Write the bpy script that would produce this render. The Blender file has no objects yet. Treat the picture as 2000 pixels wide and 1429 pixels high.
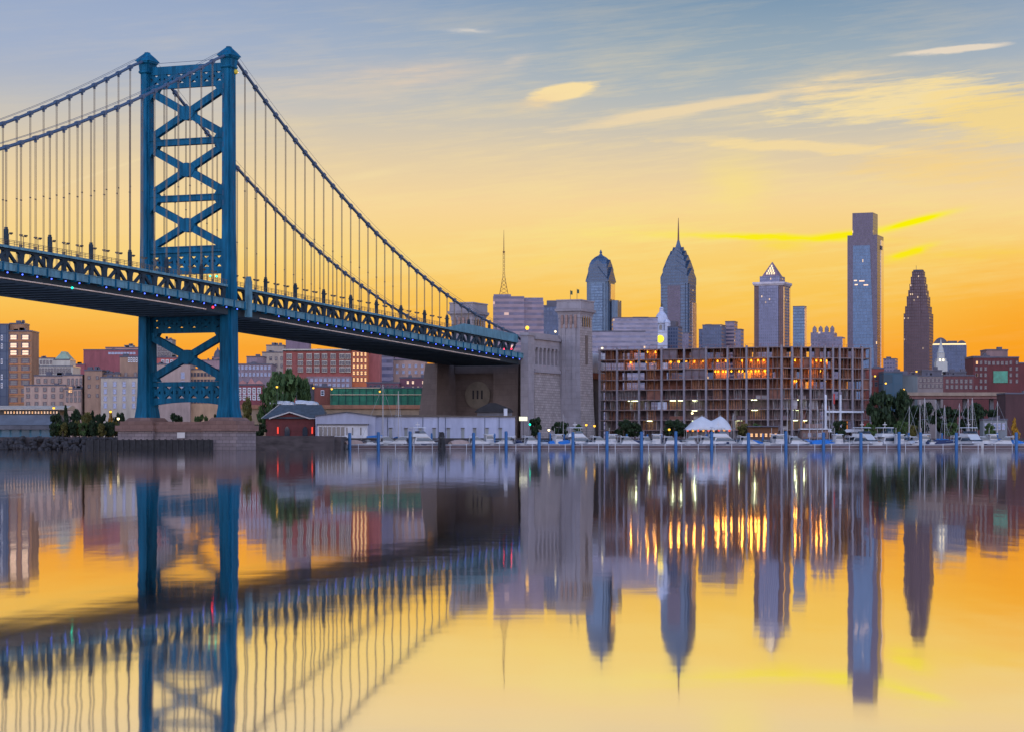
import bpy, bmesh, math, random
from math import radians as R, sin, cos, tan, pi, sqrt, atan2, floor
from mathutils import Vector, Matrix
random.seed(11)
SC = bpy.context.scene
COL = SC.collection
# ------------------------------------------------------------------ camera
F, V0, HC = 4550.0, 869.0, 1.3          # focal length in photo pixels, horizon row, eye height
cam_d = bpy.data.cameras.new('camera'); cam = bpy.data.objects.new('camera', cam_d); COL.objects.link(cam)
cam.location = (0, 0, HC); cam.rotation_euler = (R(90), 0, 0)
cam_d.sensor_width = 36.0; cam_d.lens = 36.0 * F / 2000; cam_d.shift_y = (V0 - 714.5) / 2000
cam_d.clip_start = 0.5; cam_d.clip_end = 30000
SC.camera = cam
SC.view_settings.view_transform = 'Standard'; SC.view_settings.look = 'None'
SC.view_settings.exposure = 0.0; SC.view_settings.gamma = 1.0
SC.cycles.max_bounces = 8; SC.cycles.diffuse_bounces = 3; SC.cycles.glossy_bounces = 4
SC.cycles.caustics_reflective = False; SC.cycles.caustics_refractive = False
SC.cycles.sample_clamp_indirect = 1.0

def lin(r, g, b, a=1.0):
    f = lambda c: (c/255)/12.92 if c/255 <= .04045 else ((c/255+.055)/1.055)**2.4
    return (f(r), f(g), f(b), a)

# ------------------------------------------------------------------ tiny node language
class S:
    """a node socket with arithmetic"""
    def __init__(s, nt, v): s.nt = nt; s.v = v
    def m(s, op, *a, clamp=False):
        n = s.nt.nodes.new('ShaderNodeMath'); n.operation = op; n.use_clamp = clamp
        for i, x in enumerate((s,) + a):
            x = x.v if isinstance(x, S) else x
            if isinstance(x, (int, float)): n.inputs[i].default_value = x
            else: s.nt.links.new(x, n.inputs[i])
        return S(s.nt, n.outputs[0])
    def __add__(s, o): return s.m('ADD', o)
    def __sub__(s, o): return s.m('SUBTRACT', o)
    def __mul__(s, o): return s.m('MULTIPLY', o)
    def __truediv__(s, o): return s.m('DIVIDE', o)
    def clamp(s): return s.m('ADD', 0.0, clamp=True)
def ramp(nt, fac, stops, interp='LINEAR'):
    n = nt.nodes.new('ShaderNodeValToRGB'); cr = n.color_ramp; cr.interpolation = interp
    while len(cr.elements) < len(stops): cr.elements.new(0.5)
    for e, (p, c) in zip(cr.elements, stops): e.position = p; e.color = c
    nt.links.new(fac.v, n.inputs[0]); return n.outputs[0]
def mixc(nt, fac, a, b, blend='MIX'):
    n = nt.nodes.new('ShaderNodeMix'); n.data_type = 'RGBA'; n.blend_type = blend; n.clamp_factor = True
    for i, x in ((0, fac), (6, a), (7, b)):
        x = x.v if isinstance(x, S) else x
        if isinstance(x, (int, float, tuple)): n.inputs[i].default_value = x
        else: nt.links.new(x, n.inputs[i])
    return n.outputs[2]
def noise(nt, vec, scale, detail=3, rough=.5, dim='3D'):
    n = nt.nodes.new('ShaderNodeTexNoise'); n.noise_dimensions = dim
    n.inputs['Scale'].default_value = scale; n.inputs['Detail'].default_value = detail; n.inputs['Roughness'].default_value = rough
    if vec is not None: nt.links.new(vec, n.inputs['Vector'])
    return S(nt, n.outputs['Fac'])
def sepxyz(nt, v):
    n = nt.nodes.new('ShaderNodeSeparateXYZ'); nt.links.new(v, n.inputs[0]); return [S(nt, o) for o in n.outputs]
def comb(nt, x, y, z=0.0):
    n = nt.nodes.new('ShaderNodeCombineXYZ')
    for i, q in enumerate((x, y, z)):
        if isinstance(q, S): nt.links.new(q.v, n.inputs[i])
        else: n.inputs[i].default_value = q
    return n.outputs[0]

# ------------------------------------------------------------------ sky (world) and sun
SUN_AZ, SUN_EL = R(14), R(3.0)           # west, to the right of the view and low
w = bpy.data.worlds.new('World'); SC.world = w; w.use_nodes = True
nt = w.node_tree; nt.nodes.clear()
out = nt.nodes.new('ShaderNodeOutputWorld'); bg = nt.nodes.new('ShaderNodeBackground')
sky = nt.nodes.new('ShaderNodeTexSky'); sky.sky_type = 'NISHITA'; sky.sun_disc = False
sky.sun_elevation = SUN_EL; sky.sun_rotation = SUN_AZ; sky.altitude = 20; sky.dust_density = 2.0
tc = nt.nodes.new('ShaderNodeTexCoord')
X, Y, Z = sepxyz(nt, tc.outputs['Generated'])
az = X.m('ARCTAN2', Y) * (180/pi)          # degrees to the right of west-north-west
el = Z.m('ARCSINE') * (180/pi)
cl = lambda r, g, b: lin(r, g, b)
pos = lambda d: ((max(d, 0.0) / 90.0) ** .5)
eln = (el.m('MAXIMUM', 0.0) / 90.0).m('POWER', .5)
west = ramp(nt, eln, [(pos(0), cl(255, 142, 25)), (pos(1.2), cl(255, 152, 36)), (pos(2.4), cl(255, 169, 50)), (pos(3.4), cl(255, 197, 84)), (pos(4.6), cl(254, 216, 130)),
    (pos(5.9), cl(251, 218, 158)), (pos(7.0), cl(232, 210, 172)), (pos(8.4), cl(202, 198, 190)), (pos(9.6), cl(170, 183, 202)), (pos(10.9), cl(150, 170, 202)),
    (pos(16), cl(118, 146, 190)), (pos(35), cl(92, 122, 172)), (pos(90), cl(72, 98, 150))])
east = ramp(nt, eln, [(pos(0), cl(204, 182, 198)), (pos(8), cl(220, 194, 206)), (pos(20), cl(190, 184, 212)), (pos(45), cl(128, 146, 196)), (pos(90), cl(72, 98, 150))])
back = (Y * -1.0).m('MULTIPLY_ADD', 1.1, .45, clamp=True)
skyc = mixc(nt, back, west, east)
# the glow round the hidden sun and the bluer top right
def blob(a0, e0, la, le, ang=0, warp=None):
    a, e = (az, el) if warp is None else warp
    dx = a - a0; dy = e - e0; c, s_ = cos(R(ang)), sin(R(ang))
    p = (dx * c + dy * s_) / la; q = (dy * c - dx * s_) / le
    return ((p*p + q*q) * -1.0).m('EXPONENT')
DEG = 57.2958 / F
UA = lambda u: atan2(u - 1000, F) * 57.2958
VE = lambda v: (V0 - v) * DEG
skyc = mixc(nt, blob(UA(2050), VE(640), 4.2, 1.5) * .95, skyc, cl(255, 156, 4))
skyc = mixc(nt, blob(UA(1600), VE(560), 7.0, 1.5) * .55, skyc, cl(255, 208, 88))
skyc = mixc(nt, blob(UA(1450), VE(110), 7.5, 1.7) * .80, skyc, cl(168, 182, 188))
skyc = mixc(nt, blob(UA(1500), VE(-60), 9.0, 1.9) * .80, skyc, cl(104, 142, 172))
skyc = mixc(nt, blob(UA(100), VE(100), 6.5, 1.5) * .6, skyc, cl(163, 178, 208))
# wispy cloud texture stretched along the wind
n1 = noise(nt, comb(nt, az * .22, el * 1.5 - az * .10, 0), 1.0, 6, .62)
n2 = noise(nt, comb(nt, az * .50, el * 3.4 - az * .12, 4.0), 1.0, 7, .62)
n4 = noise(nt, comb(nt, az * .55, el * 7.5 - az * .75, 14.0), 1.0, 8, .68)
n3 = noise(nt, comb(nt, az * 1.6, el * 6.0, 9.0), 1.0, 4, .6)
warp = (az + (n2 - .5) * 1.6, el + (n3 - .5) * .32 + (n2 - .5) * .25)
warp2 = (az + (n3 - .5) * .8, el + (n3 - .5) * .16)
def crisp(m, t, k): return ((m - t) * k).clamp()
fib = (n4 - .5) * 1.3 + (n2 - .5) * .8 + (n3 - .5) * .3
def cloud(col, c, m, k):
    return mixc(nt, (m * k).clamp(), col, cl(*c))
wis = (n1 * .6 + n4 * .4 - .46) * 4.5
skyc = cloud(skyc, (250, 224, 168), wis.clamp() * blob(UA(1300), VE(330), 14, 3.4), .60)
skyc = cloud(skyc, (255, 232, 120), wis.clamp() * blob(UA(1500), VE(470), 9, 1.2), .55)
tex = ((n2 * .55 + n4 * .45 - .36) * 4.2).clamp()
skyc = cloud(skyc, (254, 228, 166), crisp(blob(UA(1760), VE(210), 3.4, .62, 4, warp2) + fib, .42, 2.2), .85)
skyc = cloud(skyc, (253, 220, 138), crisp(blob(UA(1980), VE(245), 2.8, .75, -5, warp2) + fib, .36, 2.0), .8)
skyc = cloud(skyc, (250, 222, 170), blob(UA(1610), VE(180), 1.8, .28, 9, warp) * tex, 1.0)
skyc = cloud(skyc, (245, 220, 176), crisp(blob(UA(1330), VE(222), 3.4, .17, 8.5, warp2) + fib * .5, .30, 2.2), .8)
skyc = cloud(skyc, (253, 224, 162), crisp(blob(UA(1560), VE(294), 3.8, .17, -4, warp2) + fib * .6, .34, 2.2), .7)
skyc = cloud(skyc, (255, 214, 128), crisp(blob(UA(1860), VE(335), 3.4, .7, -3, warp2) + fib, .5, 1.6), .6)
skyc = cloud(skyc, (255, 228, 168), crisp(blob(UA(1100), VE(185), .95, .24, 9, warp2) + fib * .25, .36, 4.0), .95)
skyc = cloud(skyc, (246, 216, 166), blob(UA(1052), VE(203), .52, .16, 10, warp), .7)
skyc = cloud(skyc, (238, 222, 200), crisp(blob(UA(1868), VE(117), 1.45, .10, 4, warp2) + fib * .3, .34, 3.0), .9)
skyc = cloud(skyc, (225, 205, 184), blob(UA(800), VE(155), 1.7, .30, 6, warp) * tex, .9)
skyc = cloud(skyc, (214, 202, 190), blob(UA(620), VE(185), 3.2, .5, 5, warp) * tex, .5)
skyc = cloud(skyc, (224, 208, 190), blob(UA(1010), VE(125), .35, .22, 30, warp) * tex, .5)
skyc = cloud(skyc, (224, 216, 206), blob(UA(916), VE(69), .45, .05, -1, warp2), .75)
skyc = cloud(skyc, (250, 226, 170), blob(UA(720), VE(345), 1.0, .10, 10, warp2), .5)
skyc = cloud(skyc, (252, 228, 178), blob(UA(190), VE(350), 1.6, .035, 20), .35)
skyc = cloud(skyc, (255, 230, 130), blob(UA(1440), VE(365), .8, .7, 0, warp), .5)
skyc = cloud(skyc, (255, 232, 130), blob(UA(1250), VE(462), 2.4, .28, 2, warp) * tex, .8)
skyc = cloud(skyc, (255, 240, 30), blob(UA(1500), VE(467), 2.0, .075, -2, warp2) * 1.4, .85)
skyc = cloud(skyc, (255, 228, 20), blob(UA(1530), VE(484), .6, .14, 0, warp), .45)
skyc = cloud(skyc, (255, 240, 20), blob(UA(1640), VE(466), .9, .09, 6, warp2) * 1.5, .9)
skyc = cloud(skyc, (255, 244, 10), blob(UA(1785), VE(441), .80, .075, 14) * 1.6, .95)
skyc = cloud(skyc, (255, 240, 10), blob(UA(1778), VE(500), .52, .085, 17, warp2) * 1.5, .9)
skyc = cloud(skyc, (255, 214, 70), blob(UA(1900), VE(505), 2.0, .16, 2, warp) * tex, .7)
skyc = cloud(skyc, (255, 224, 140), blob(UA(935), VE(492), .5, .07, 4, warp2), .6)
skyc = cloud(skyc, (255, 222, 120), blob(UA(1060), VE(510), .7, .09, 10, warp2), .5)
gain = mixc(nt, back, (1, 1, 1, 1), (3.6, 4.1, 3.8, 1))  # sky behind the camera brightened, added fill for the walls facing it
skyc = mixc(nt, 1.0, skyc, gain, 'MULTIPLY')
nt.links.new(skyc, bg.inputs['Color']); bg.inputs['Strength'].default_value = 0.96
bg2 = nt.nodes.new('ShaderNodeBackground'); nt.links.new(mixc(nt, back, (0, 0, 0, 1), sky.outputs[0]), bg2.inputs['Color']); bg2.inputs['Strength'].default_value = 0.05
add = nt.nodes.new('ShaderNodeAddShader'); nt.links.new(bg.outputs[0], add.inputs[0]); nt.links.new(bg2.outputs[0], add.inputs[1])
nt.links.new(add.outputs[0], out.inputs['Surface'])
w.cycles.sampling_method = 'MANUAL'; w.cycles.sample_map_resolution = 1024
sun_d = bpy.data.lights.new('sun', 'SUN'); sun = bpy.data.objects.new('sun', sun_d); COL.objects.link(sun)
sun_d.energy = 0.9; sun_d.angle = R(2.0); sun_d.color = (1.0, .55, .22); sun_d.specular_factor = 0.0
sun.rotation_euler = Vector((sin(SUN_AZ)*cos(SUN_EL), cos(SUN_AZ)*cos(SUN_EL), sin(SUN_EL))).to_track_quat('Z', 'Y').to_euler()

# ------------------------------------------------------------------ helpers
def P(u, v, D):
    """photo pixel (u, v) at depth D metres -> world x, z"""
    return (u - 1000) / F * D, (V0 - v) / F * D + HC
def px(u, D): return (u - 1000) / F * D
def pz(v, D): return (V0 - v) / F * D + HC

class MB:
    def __init__(s): s.v = []; s.f = []; s.mi = []; s.cur = 0
    def add(s, vs, fs):
        o = len(s.v); s.v += [tuple(p) for p in vs]
        for f in fs: s.f.append([i + o for i in f]); s.mi.append(s.cur)
        return s
    def box(s, x0, x1, y0, y1, z0, z1):
        vs = [(x0,y0,z0),(x1,y0,z0),(x1,y1,z0),(x0,y1,z0),(x0,y0,z1),(x1,y0,z1),(x1,y1,z1),(x0,y1,z1)]
        return s.add(vs, [(0,3,2,1),(4,5,6,7),(0,1,5,4),(1,2,6,5),(2,3,7,6),(3,0,4,7)])
    def prism(s, poly, z0, z1, poly2=None):
        n = len(poly); p2 = poly2 or poly
        vs = [(x, y, z0) for x, y in poly] + [(x, y, z1) for x, y in p2]
        return s.add(vs, [tuple(range(n-1, -1, -1)), tuple(range(n, 2*n))] + [(i, (i+1) % n, n+(i+1) % n, n+i) for i in range(n)])
    def loft(s, rings, cap=True):
        n = len(rings[0]); vs = [p for r in rings for p in r]; fs = []
        for k in range(len(rings)-1):
            for i in range(n):
                j = (i+1) % n; fs.append((k*n+i, k*n+j, (k+1)*n+j, (k+1)*n+i))
        if cap: fs += [tuple(range(n-1, -1, -1)), tuple(range((len(rings)-1)*n, len(rings)*n))]
        return s.add(vs, fs)
    def extr(s, poly, axis, a0, a1):
        """2-D polygon extruded along x or y; poly holds (other, z)"""
        n = len(poly)
        mk = (lambda p, a: (a, p[0], p[1])) if axis == 'x' else (lambda p, a: (p[0], a, p[1]))
        vs = [mk(p, a0) for p in poly] + [mk(p, a1) for p in poly]
        fs = [tuple(range(n-1, -1, -1)), tuple(range(n, 2*n))] + [(i, (i+1) % n, n+(i+1) % n, n+i) for i in range(n)]
        if axis == 'y': fs = [tuple(reversed(f)) for f in fs]
        return s.add(vs, fs)
    def beam(s, p0, p1, wd, ht, up=(0, 0, 1)):
        p0, p1 = Vector(p0), Vector(p1); d = (p1-p0).normalized(); u = Vector(up)
        if abs(d.dot(u)) > .98: u = Vector((1, 0, 0))
        a = d.cross(u).normalized(); b = a.cross(d).normalized()
        r = []
        for p in (p0, p1): r.append([p + a*wd/2*i + b*ht/2*j for i, j in ((-1,-1),(1,-1),(1,1),(-1,1))])
        return s.loft(r)
    def tube(s, pts, r, n=6):
        pts = [Vector(p) for p in pts]; rs = r if isinstance(r, (list, tuple)) else [r]*len(pts); rings = []
        for i, p in enumerate(pts):
            d = (pts[min(i+1, len(pts)-1)] - pts[max(i-1, 0)]).normalized()
            u = Vector((0, 0, 1)) if abs(d.z) < .95 else Vector((1, 0, 0))
            a = d.cross(u).normalized(); b = a.cross(d)
            rings.append([p + a*rs[i]*cos(2*pi*k/n) + b*rs[i]*sin(2*pi*k/n) for k in range(n)])
        return s.loft(rings)
    def lathe(s, prof, cx=0, cy=0, n=16):
        return s.loft([[(cx + r*cos(2*pi*k/n), cy + r*sin(2*pi*k/n), z) for k in range(n)] for r, z in prof])
    def ball(s, c, r, n=8):
        return s.lathe([(r*sin(pi*i/6) + (1e-3 if i in (0, 6) else 0), c[2] - r*cos(pi*i/6)) for i in range(7)], c[0], c[1], n)
    def mesh(s, name):
        me = bpy.data.meshes.new(name); me.from_pydata(s.v, [], s.f)
        me.polygons.foreach_set('material_index', s.mi)
        bm = bmesh.new(); bm.from_mesh(me); bmesh.ops.recalc_face_normals(bm, faces=bm.faces)
        uvl = bm.loops.layers.uv.new('UVMap')
        for f in bm.faces:
            n = f.normal
            if abs(n.z) > .9: t = None
            else: t = Vector((-n.y, n.x, 0)).normalized()
            for l in f.loops:
                c = l.vert.co
                l[uvl].uv = (c.x, c.y) if t is None else (c.dot(t), c.z)
        bm.to_mesh(me); bm.free()
        return me
def link(name, me, mats=None, parent=None, loc=None, rot=None, scale=None):
    o = bpy.data.objects.new(name, me); COL.objects.link(o)
    if mats is not None and not me.materials:
        for m in (mats if isinstance(mats, (list, tuple)) else [mats]): me.materials.append(m)
    if parent is not None: o.parent = parent
    if loc is not None: o.location = loc
    if rot is not None: o.rotation_euler = rot
    if scale is not None: o.scale = scale
    return o
def build(mb, name, mats, parent=None, **k): return link(name, mb.mesh(name), mats, parent, **k)
def tag(o, label, cat=None, group=None, kind=None):
    if label: o['label'] = label
    if cat: o['category'] = cat
    if group: o['group'] = group
    if kind: o['kind'] = kind
    return o
def thing(name, label, cat, loc=(0, 0, 0), rz=0.0, group=None):
    o = bpy.data.objects.new(name, None); COL.objects.link(o); o.location = loc; o.rotation_euler = (0, 0, rz)
    return tag(o, label, cat, group)
def dup(root, loc, rz=0.0, label=None, group=None, scale=None):
    r = root.copy(); COL.objects.link(r); r.location = loc; r.rotation_euler = (0, 0, rz)
    if label: r['label'] = label
    if group: r['group'] = group
    if scale: r.scale = scale
    for ch in list(root.children):
        c = ch.copy(); COL.objects.link(c); c.parent = r
        for g in list(ch.children):
            d = g.copy(); COL.objects.link(d); d.parent = c
    return r
ORD = 'first second third fourth fifth sixth seventh eighth ninth tenth eleventh twelfth thirteenth fourteenth fifteenth sixteenth seventeenth eighteenth nineteenth twentieth'.split()
def nth(i): return ORD[i] if i < 20 else '%d%s' % (i+1, {1: 'st', 2: 'nd', 3: 'rd'}.get((i+1) % 10, 'th'))

# ------------------------------------------------------------------ materials
def mat(name, col, rough=.7, metal=0.0, var=.12, scale=.6, emis=None, estr=0.0, spec=.5, bump=0.0, vs=(1, 1, 1)):
    m = bpy.data.materials.new(name); m.use_nodes = True; nt = m.node_tree; b = nt.nodes['Principled BSDF']
    b.inputs['Roughness'].default_value = rough; b.inputs['Metallic'].default_value = metal; b.inputs['Specular IOR Level'].default_value = spec
    c = (col[0], col[1], col[2], 1)
    if var > 0:
        t = nt.nodes.new('ShaderNodeTexCoord'); mp = nt.nodes.new('ShaderNodeMapping'); mp.inputs['Scale'].default_value = vs
        nt.links.new(t.outputs['Object'], mp.inputs[0])
        f = noise(nt, mp.outputs[0], scale, 4, .6)
        lo = tuple(x*(1-var*2) for x in c[:3]) + (1,); hi = tuple(min(1, x*(1+var*2)) for x in c[:3]) + (1,)
        nt.links.new(ramp(nt, f, [(.25, lo), (.75, hi)]), b.inputs['Base Color'])
        if bump:
            bp = nt.nodes.new('ShaderNodeBump'); bp.inputs['Strength'].default_value = bump; bp.inputs['Distance'].default_value = .05
            nt.links.new(f.v, bp.inputs['Height']); nt.links.new(bp.outputs[0], b.inputs['Normal'])
    else: b.inputs['Base Color'].default_value = c
    if emis: b.inputs['Emission Color'].default_value = (*emis[:3], 1); b.inputs['Emission Strength'].default_value = estr
    return m
def facade(name, wall, glass, bay=3.0, flo=3.8, wf=.6, hf=.55, lit=.02, litc=(1, .62, .2), ls=1.0, metal=.25, rough=.12, wrough=.75, off=(0, 0), dark=.78):
    """wall with a grid of windows laid out in metres on its UV map"""
    kk = .47 if metal > .5 else .80 if metal > .2 else 1.0
    dark = .92 if metal > .5 else dark; wall = [c*kk for c in wall[:3]]; glass = [c*kk for c in glass[:3]]
    if metal > .5: wall[0] *= .86; glass[0] *= .84
    m = bpy.data.materials.new(name); m.use_nodes = True; nt = m.node_tree; b = nt.nodes['Principled BSDF']
    t = nt.nodes.new('ShaderNodeUVMap'); t.uv_map = 'UVMap'
    u, v, _ = sepxyz(nt, t.outputs[0])
    u = (u + off[0] + 500*bay) / bay; v = (v + off[1] + 10*flo) / flo
    fu = u.m('FRACT'); fv = v.m('FRACT')
    mu = (fu - .5).m('ABSOLUTE').m('LESS_THAN', wf/2) if wf < 1 else None
    mv = (fv - .5).m('ABSOLUTE').m('LESS_THAN', hf/2) if hf < 1 else None
    g = nt.nodes.new('ShaderNodeNewGeometry'); _, _, nz = sepxyz(nt, g.outputs['Normal'])
    up = nz.m('ABSOLUTE').m('LESS_THAN', .8)
    k = up
    for q in (mu, mv):
        if q is not None: k = k * q
    wn = nt.nodes.new('ShaderNodeTexWhiteNoise'); wn.noise_dimensions = '2D'
    nt.links.new(comb(nt, u.m('FLOOR'), v.m('FLOOR')), wn.inputs['Vector']); rnd = S(nt, wn.outputs['Value'])
    tco = nt.nodes.new('ShaderNodeTexCoord'); nz_ = noise(nt, tco.outputs['Object'], .12, 5, .65)
    hi = tuple(min(1, c*1.22) for c in wall[:3]) + (1,); lo = tuple(c*.78 for c in wall[:3]) + (1,)
    wc = ramp(nt, nz_, [(.3, lo), (.7, hi)])
    gc = ramp(nt, rnd, [(0, tuple(c*dark for c in glass[:3]) + (1,)), (1, tuple(min(1, c*1.25) for c in glass[:3]) + (1,))])
    nt.links.new(mixc(nt, k, wc, gc), b.inputs['Base Color'])
    nt.links.new((k * (rough - wrough) + wrough).v, b.inputs['Roughness'])
    nt.links.new((k * metal).v, b.inputs['Metallic'])
    if lit > 0:
        r2 = nt.nodes.new('ShaderNodeTexWhiteNoise'); r2.noise_dimensions = '2D'
        nt.links.new(comb(nt, u.m('FLOOR') + 37.0, v.m('FLOOR') + 11.0), r2.inputs['Vector'])
        e = S(nt, r2.outputs['Value']).m('LESS_THAN', lit) * k * (rnd * .8 + .35) * ls
        b.inputs['Emission Color'].default_value = (*litc, 1); nt.links.new(e.v, b.inputs['Emission Strength'])
    return m
def stone(name, col, ch=.75, bl=1.8, joint=.45, var=.15):
    """coursed masonry on the UV map"""
    m = bpy.data.materials.new(name); m.use_nodes = True; nt = m.node_tree; b = nt.nodes['Principled BSDF']
    t = nt.nodes.new('ShaderNodeUVMap'); t.uv_map = 'UVMap'
    br = nt.nodes.new('ShaderNodeTexBrick'); nt.links.new(t.outputs[0], br.inputs['Vector'])
    br.inputs['Scale'].default_value = 1; br.inputs['Brick Width'].default_value = bl; br.inputs['Row Height'].default_value = ch
    br.inputs['Mortar Size'].default_value = .07; br.inputs['Mortar Smooth'].default_value = .3; br.inputs['Bias'].default_value = 0
    br.inputs['Color1'].default_value = tuple(c*(1-var) for c in col[:3]) + (1,); br.inputs['Color2'].default_value = tuple(c*(1+var) for c in col[:3]) + (1,)
    br.inputs['Mortar'].default_value = tuple(c*joint for c in col[:3]) + (1,)
    tco = nt.nodes.new('ShaderNodeTexCoord'); f = noise(nt, tco.outputs['Object'], .25, 5, .65)
    st = ramp(nt, f, [(.3, (.82, .80, .80, 1)), (.7, (1.10, 1.10, 1.10, 1))])
    nt.links.new(mixc(nt, 1.0, br.outputs['Color'], st, 'MULTIPLY'), b.inputs['Base Color'])
    bp = nt.nodes.new('ShaderNodeBump'); bp.inputs['Strength'].default_value = .5; bp.inputs['Distance'].default_value = .06; bp.invert = True
    nt.links.new(br.outputs['Fac'], bp.inputs['Height']); nt.links.new(bp.outputs[0], b.inputs['Normal'])
    b.inputs['Roughness'].default_value = .85
    return m
def glow(name, col, s):
    m = bpy.data.materials.new(name); m.use_nodes = True; b = m.node_tree.nodes['Principled BSDF']
    b.inputs['Base Color'].default_value = (*col, 1); b.inputs['Emission Color'].default_value = (*col, 1); b.inputs['Emission Strength'].default_value = s
    return m
M = dict(
    blue=mat('bridge_blue_paint', (.004, .086, .172), .6, 0, .28, .9, spec=.1, vs=(1, 1, .12)),
    blue_dk=mat('bridge_dark_blue_paint', (.02, .07, .14), .55, 0, .2, .3, spec=.2),
    blue_pale=mat('sky_lit_pale_blue_paint', (.085, .20, .27), .6, 0, .22, .8, spec=.15, vs=(1, 1, .3)),  # bridge blue painted paler for the sky light falling on it
    truss=mat('shaded_truss_blue_paint', (.024, .040, .058), .75, 0, .2, .4, spec=.1),  # bridge blue darkened, the truss's shadow is in the colour
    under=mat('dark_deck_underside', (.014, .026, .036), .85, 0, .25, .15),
    cable=mat('cable_wrap_paint', (.06, .10, .17), .5, .2, .1, .5),
    rope=mat('steel_suspender_rope', (.15, .12, .09), .5, .4, .1, .5),
    pipe=mat('pale_walkway_pipe', (.75, .62, .55), .5, 0, .1, .2),
    granite=stone('grey_granite_blocks', (.27, .24, .25), .95, 2.2),
    granite_s=stone('smooth_granite_ashlar', (.25, .23, .26), 2.4, 3.4, .85, .06),
    granite_red=stone('reddish_granite_blocks', (.26, .17, .15), 1.2, 2.4, .7),
    pier_g=stone('stained_pier_granite', (.19, .16, .18), .95, 2.2),
    pier_r=stone('rusty_pier_granite', (.17, .10, .09), 1.2, 2.4, .7),
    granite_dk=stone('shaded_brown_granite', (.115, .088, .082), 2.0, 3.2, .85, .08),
    timber=mat('tarred_black_timber', (.018, .018, .022), .9, 0, .3, .8),
    concrete=mat('grey_concrete', (.30, .30, .34), .85, 0, .15, .4),
    concrete_dk=mat('dark_concrete', (.10, .10, .12), .9, 0, .2, .3),
    ground=mat('city_ground', (.09, .085, .08), .95, 0, .3, .05),
    white=mat('white_gelcoat', (.44, .44, .47), .3, 0, .05, .6),
    offwhite=mat('weathered_white_paint', (.50, .52, .60), .6, 0, .12, .3),
    canvas=mat('blue_boat_canvas', (.01, .13, .42), .8, 0, .1, .8),
    navy=mat('navy_boat_canvas', (.012, .02, .07), .8, 0, .1, .8),
    tan=mat('tan_boat_canvas', (.34, .24, .21), .8, 0, .1, .8),
    sleeve=mat('blue_pile_sleeve', (.0, .085, .26), .45, 0, .1, .8),
    dock=mat('purple_brown_dock_timber', (.11, .075, .085), .85, 0, .25, .35, vs=(1, 1, 6)),
    darkglass=mat('dark_window_glass', (.03, .04, .06), .08, 0, 0, spec=.8),
    mast=mat('pale_aluminium_mast', (.30, .31, .35), .4, .4, .05, .6),
    trunk=mat('brown_tree_bark', (.06, .045, .035), .9, 0, .2, 2),
    black=mat('black_roof_felt', (.02, .02, .025), .9, 0, .2, .5),
    iron=mat('dark_lamp_iron', (.04, .045, .05), .6, .3, .1, 1),
    red=mat('red_painted_brick', (.11, .024, .028), .8, 0, .15, .6),
    slate=mat('grey_blue_slate_roof', (.055, .075, .10), .7, 0, .2, .7),
    lamp=glow('amber_lamp_glass', (1.0, .50, .04), 1.6),
    lampw=glow('warm_white_lamp_glass', (1.0, .80, .42), 2.5),
    ledb=glow('blue_led_glass', (.07, .14, 1.0), 3),
    ledr=glow('red_signal_glass', (1.0, .02, .05), 5),
    ledg=glow('green_signal_glass', (.0, .75, .42), 3),
)
# ------------------------------------------------------------------ water, ground, quays
def water_mat():
    m = bpy.data.materials.new('calm_river_water'); m.use_nodes = True; nt = m.node_tree; nt.nodes.clear()
    o = nt.nodes.new('ShaderNodeOutputMaterial'); g = nt.nodes.new('ShaderNodeBsdfAnisotropic'); d = nt.nodes.new('ShaderNodeBsdfDiffuse'); mx = nt.nodes.new('ShaderNodeMixShader')
    g.distribution = 'GGX'; g.inputs['Roughness'].default_value = .036; g.inputs['Color'].default_value = (.96, .96, .97, 1)
    d.inputs['Color'].default_value = (.012, .02, .04, 1); mx.inputs[0].default_value = .96
    t = nt.nodes.new('ShaderNodeTexCoord'); x, y, z = sepxyz(nt, t.outputs['Object'])
    a = noise(nt, comb(nt, x * 1.1, y * .16, 0), 1.0, 2, .45)
    b = noise(nt, comb(nt, x * .22, y * .05, 7), 1.0, 2, .5)
    c = noise(nt, comb(nt, x * .9, y * .9, 3), 1.0, 2, .5)
    h = a * .0036 + b * .007 + c * .0007
    bp = nt.nodes.new('ShaderNodeBump'); bp.inputs['Strength'].default_value = 1; bp.inputs['Distance'].default_value = 1
    nt.links.new(h.v, bp.inputs['Height']); nt.links.new(bp.outputs[0], g.inputs['Normal'])
    nt.links.new(d.outputs[0], mx.inputs[1]); nt.links.new(g.outputs[0], mx.inputs[2]); nt.links.new(mx.outputs[0], o.inputs[0])
    return m
# invented low swell: the surface falls gently away to stretch the reflections downward
ys = [-120, -60, -30, -10] + [i * 1.5 for i in range(0, 27)] + [45, 60, 90, 140, 220, 350, 500, 700, 790]
xs = [-900, -500, -250, -120, -60, -30, -15, -6, 0, 6, 15, 30, 60, 120, 250, 500, 900]
mb = MB(); n = len(xs)
for yy in ys:
    q = max(0.0, 37.0 - max(yy, -5.0)); mb.v += [(xx, yy, .0001 * q * q) for xx in xs]
for j in range(len(ys) - 1):
    for i in range(n - 1): mb.f.append([j*n+i, j*n+i+1, (j+1)*n+i+1, (j+1)*n+i]); mb.mi.append(0)
wt = build(mb, 'river_water', water_mat()); wt.data.shade_smooth(); tag(wt, None, kind='structure')
GZ = 3.4
mb = MB()
mb.prism([(-900, 722), (-118, 722), (-60, 735), (-58, 765), (20, 765), (24, 792), (1000, 792), (7000, 9000), (-7000, 9000)], -2, GZ)
tag(build(mb, 'city_ground', M['ground']), None, kind='structure')
mq = mat('stained_quay_concrete', (.055, .045, .05), .9, 0, .3, .25, vs=(1, 1, 3))
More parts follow.
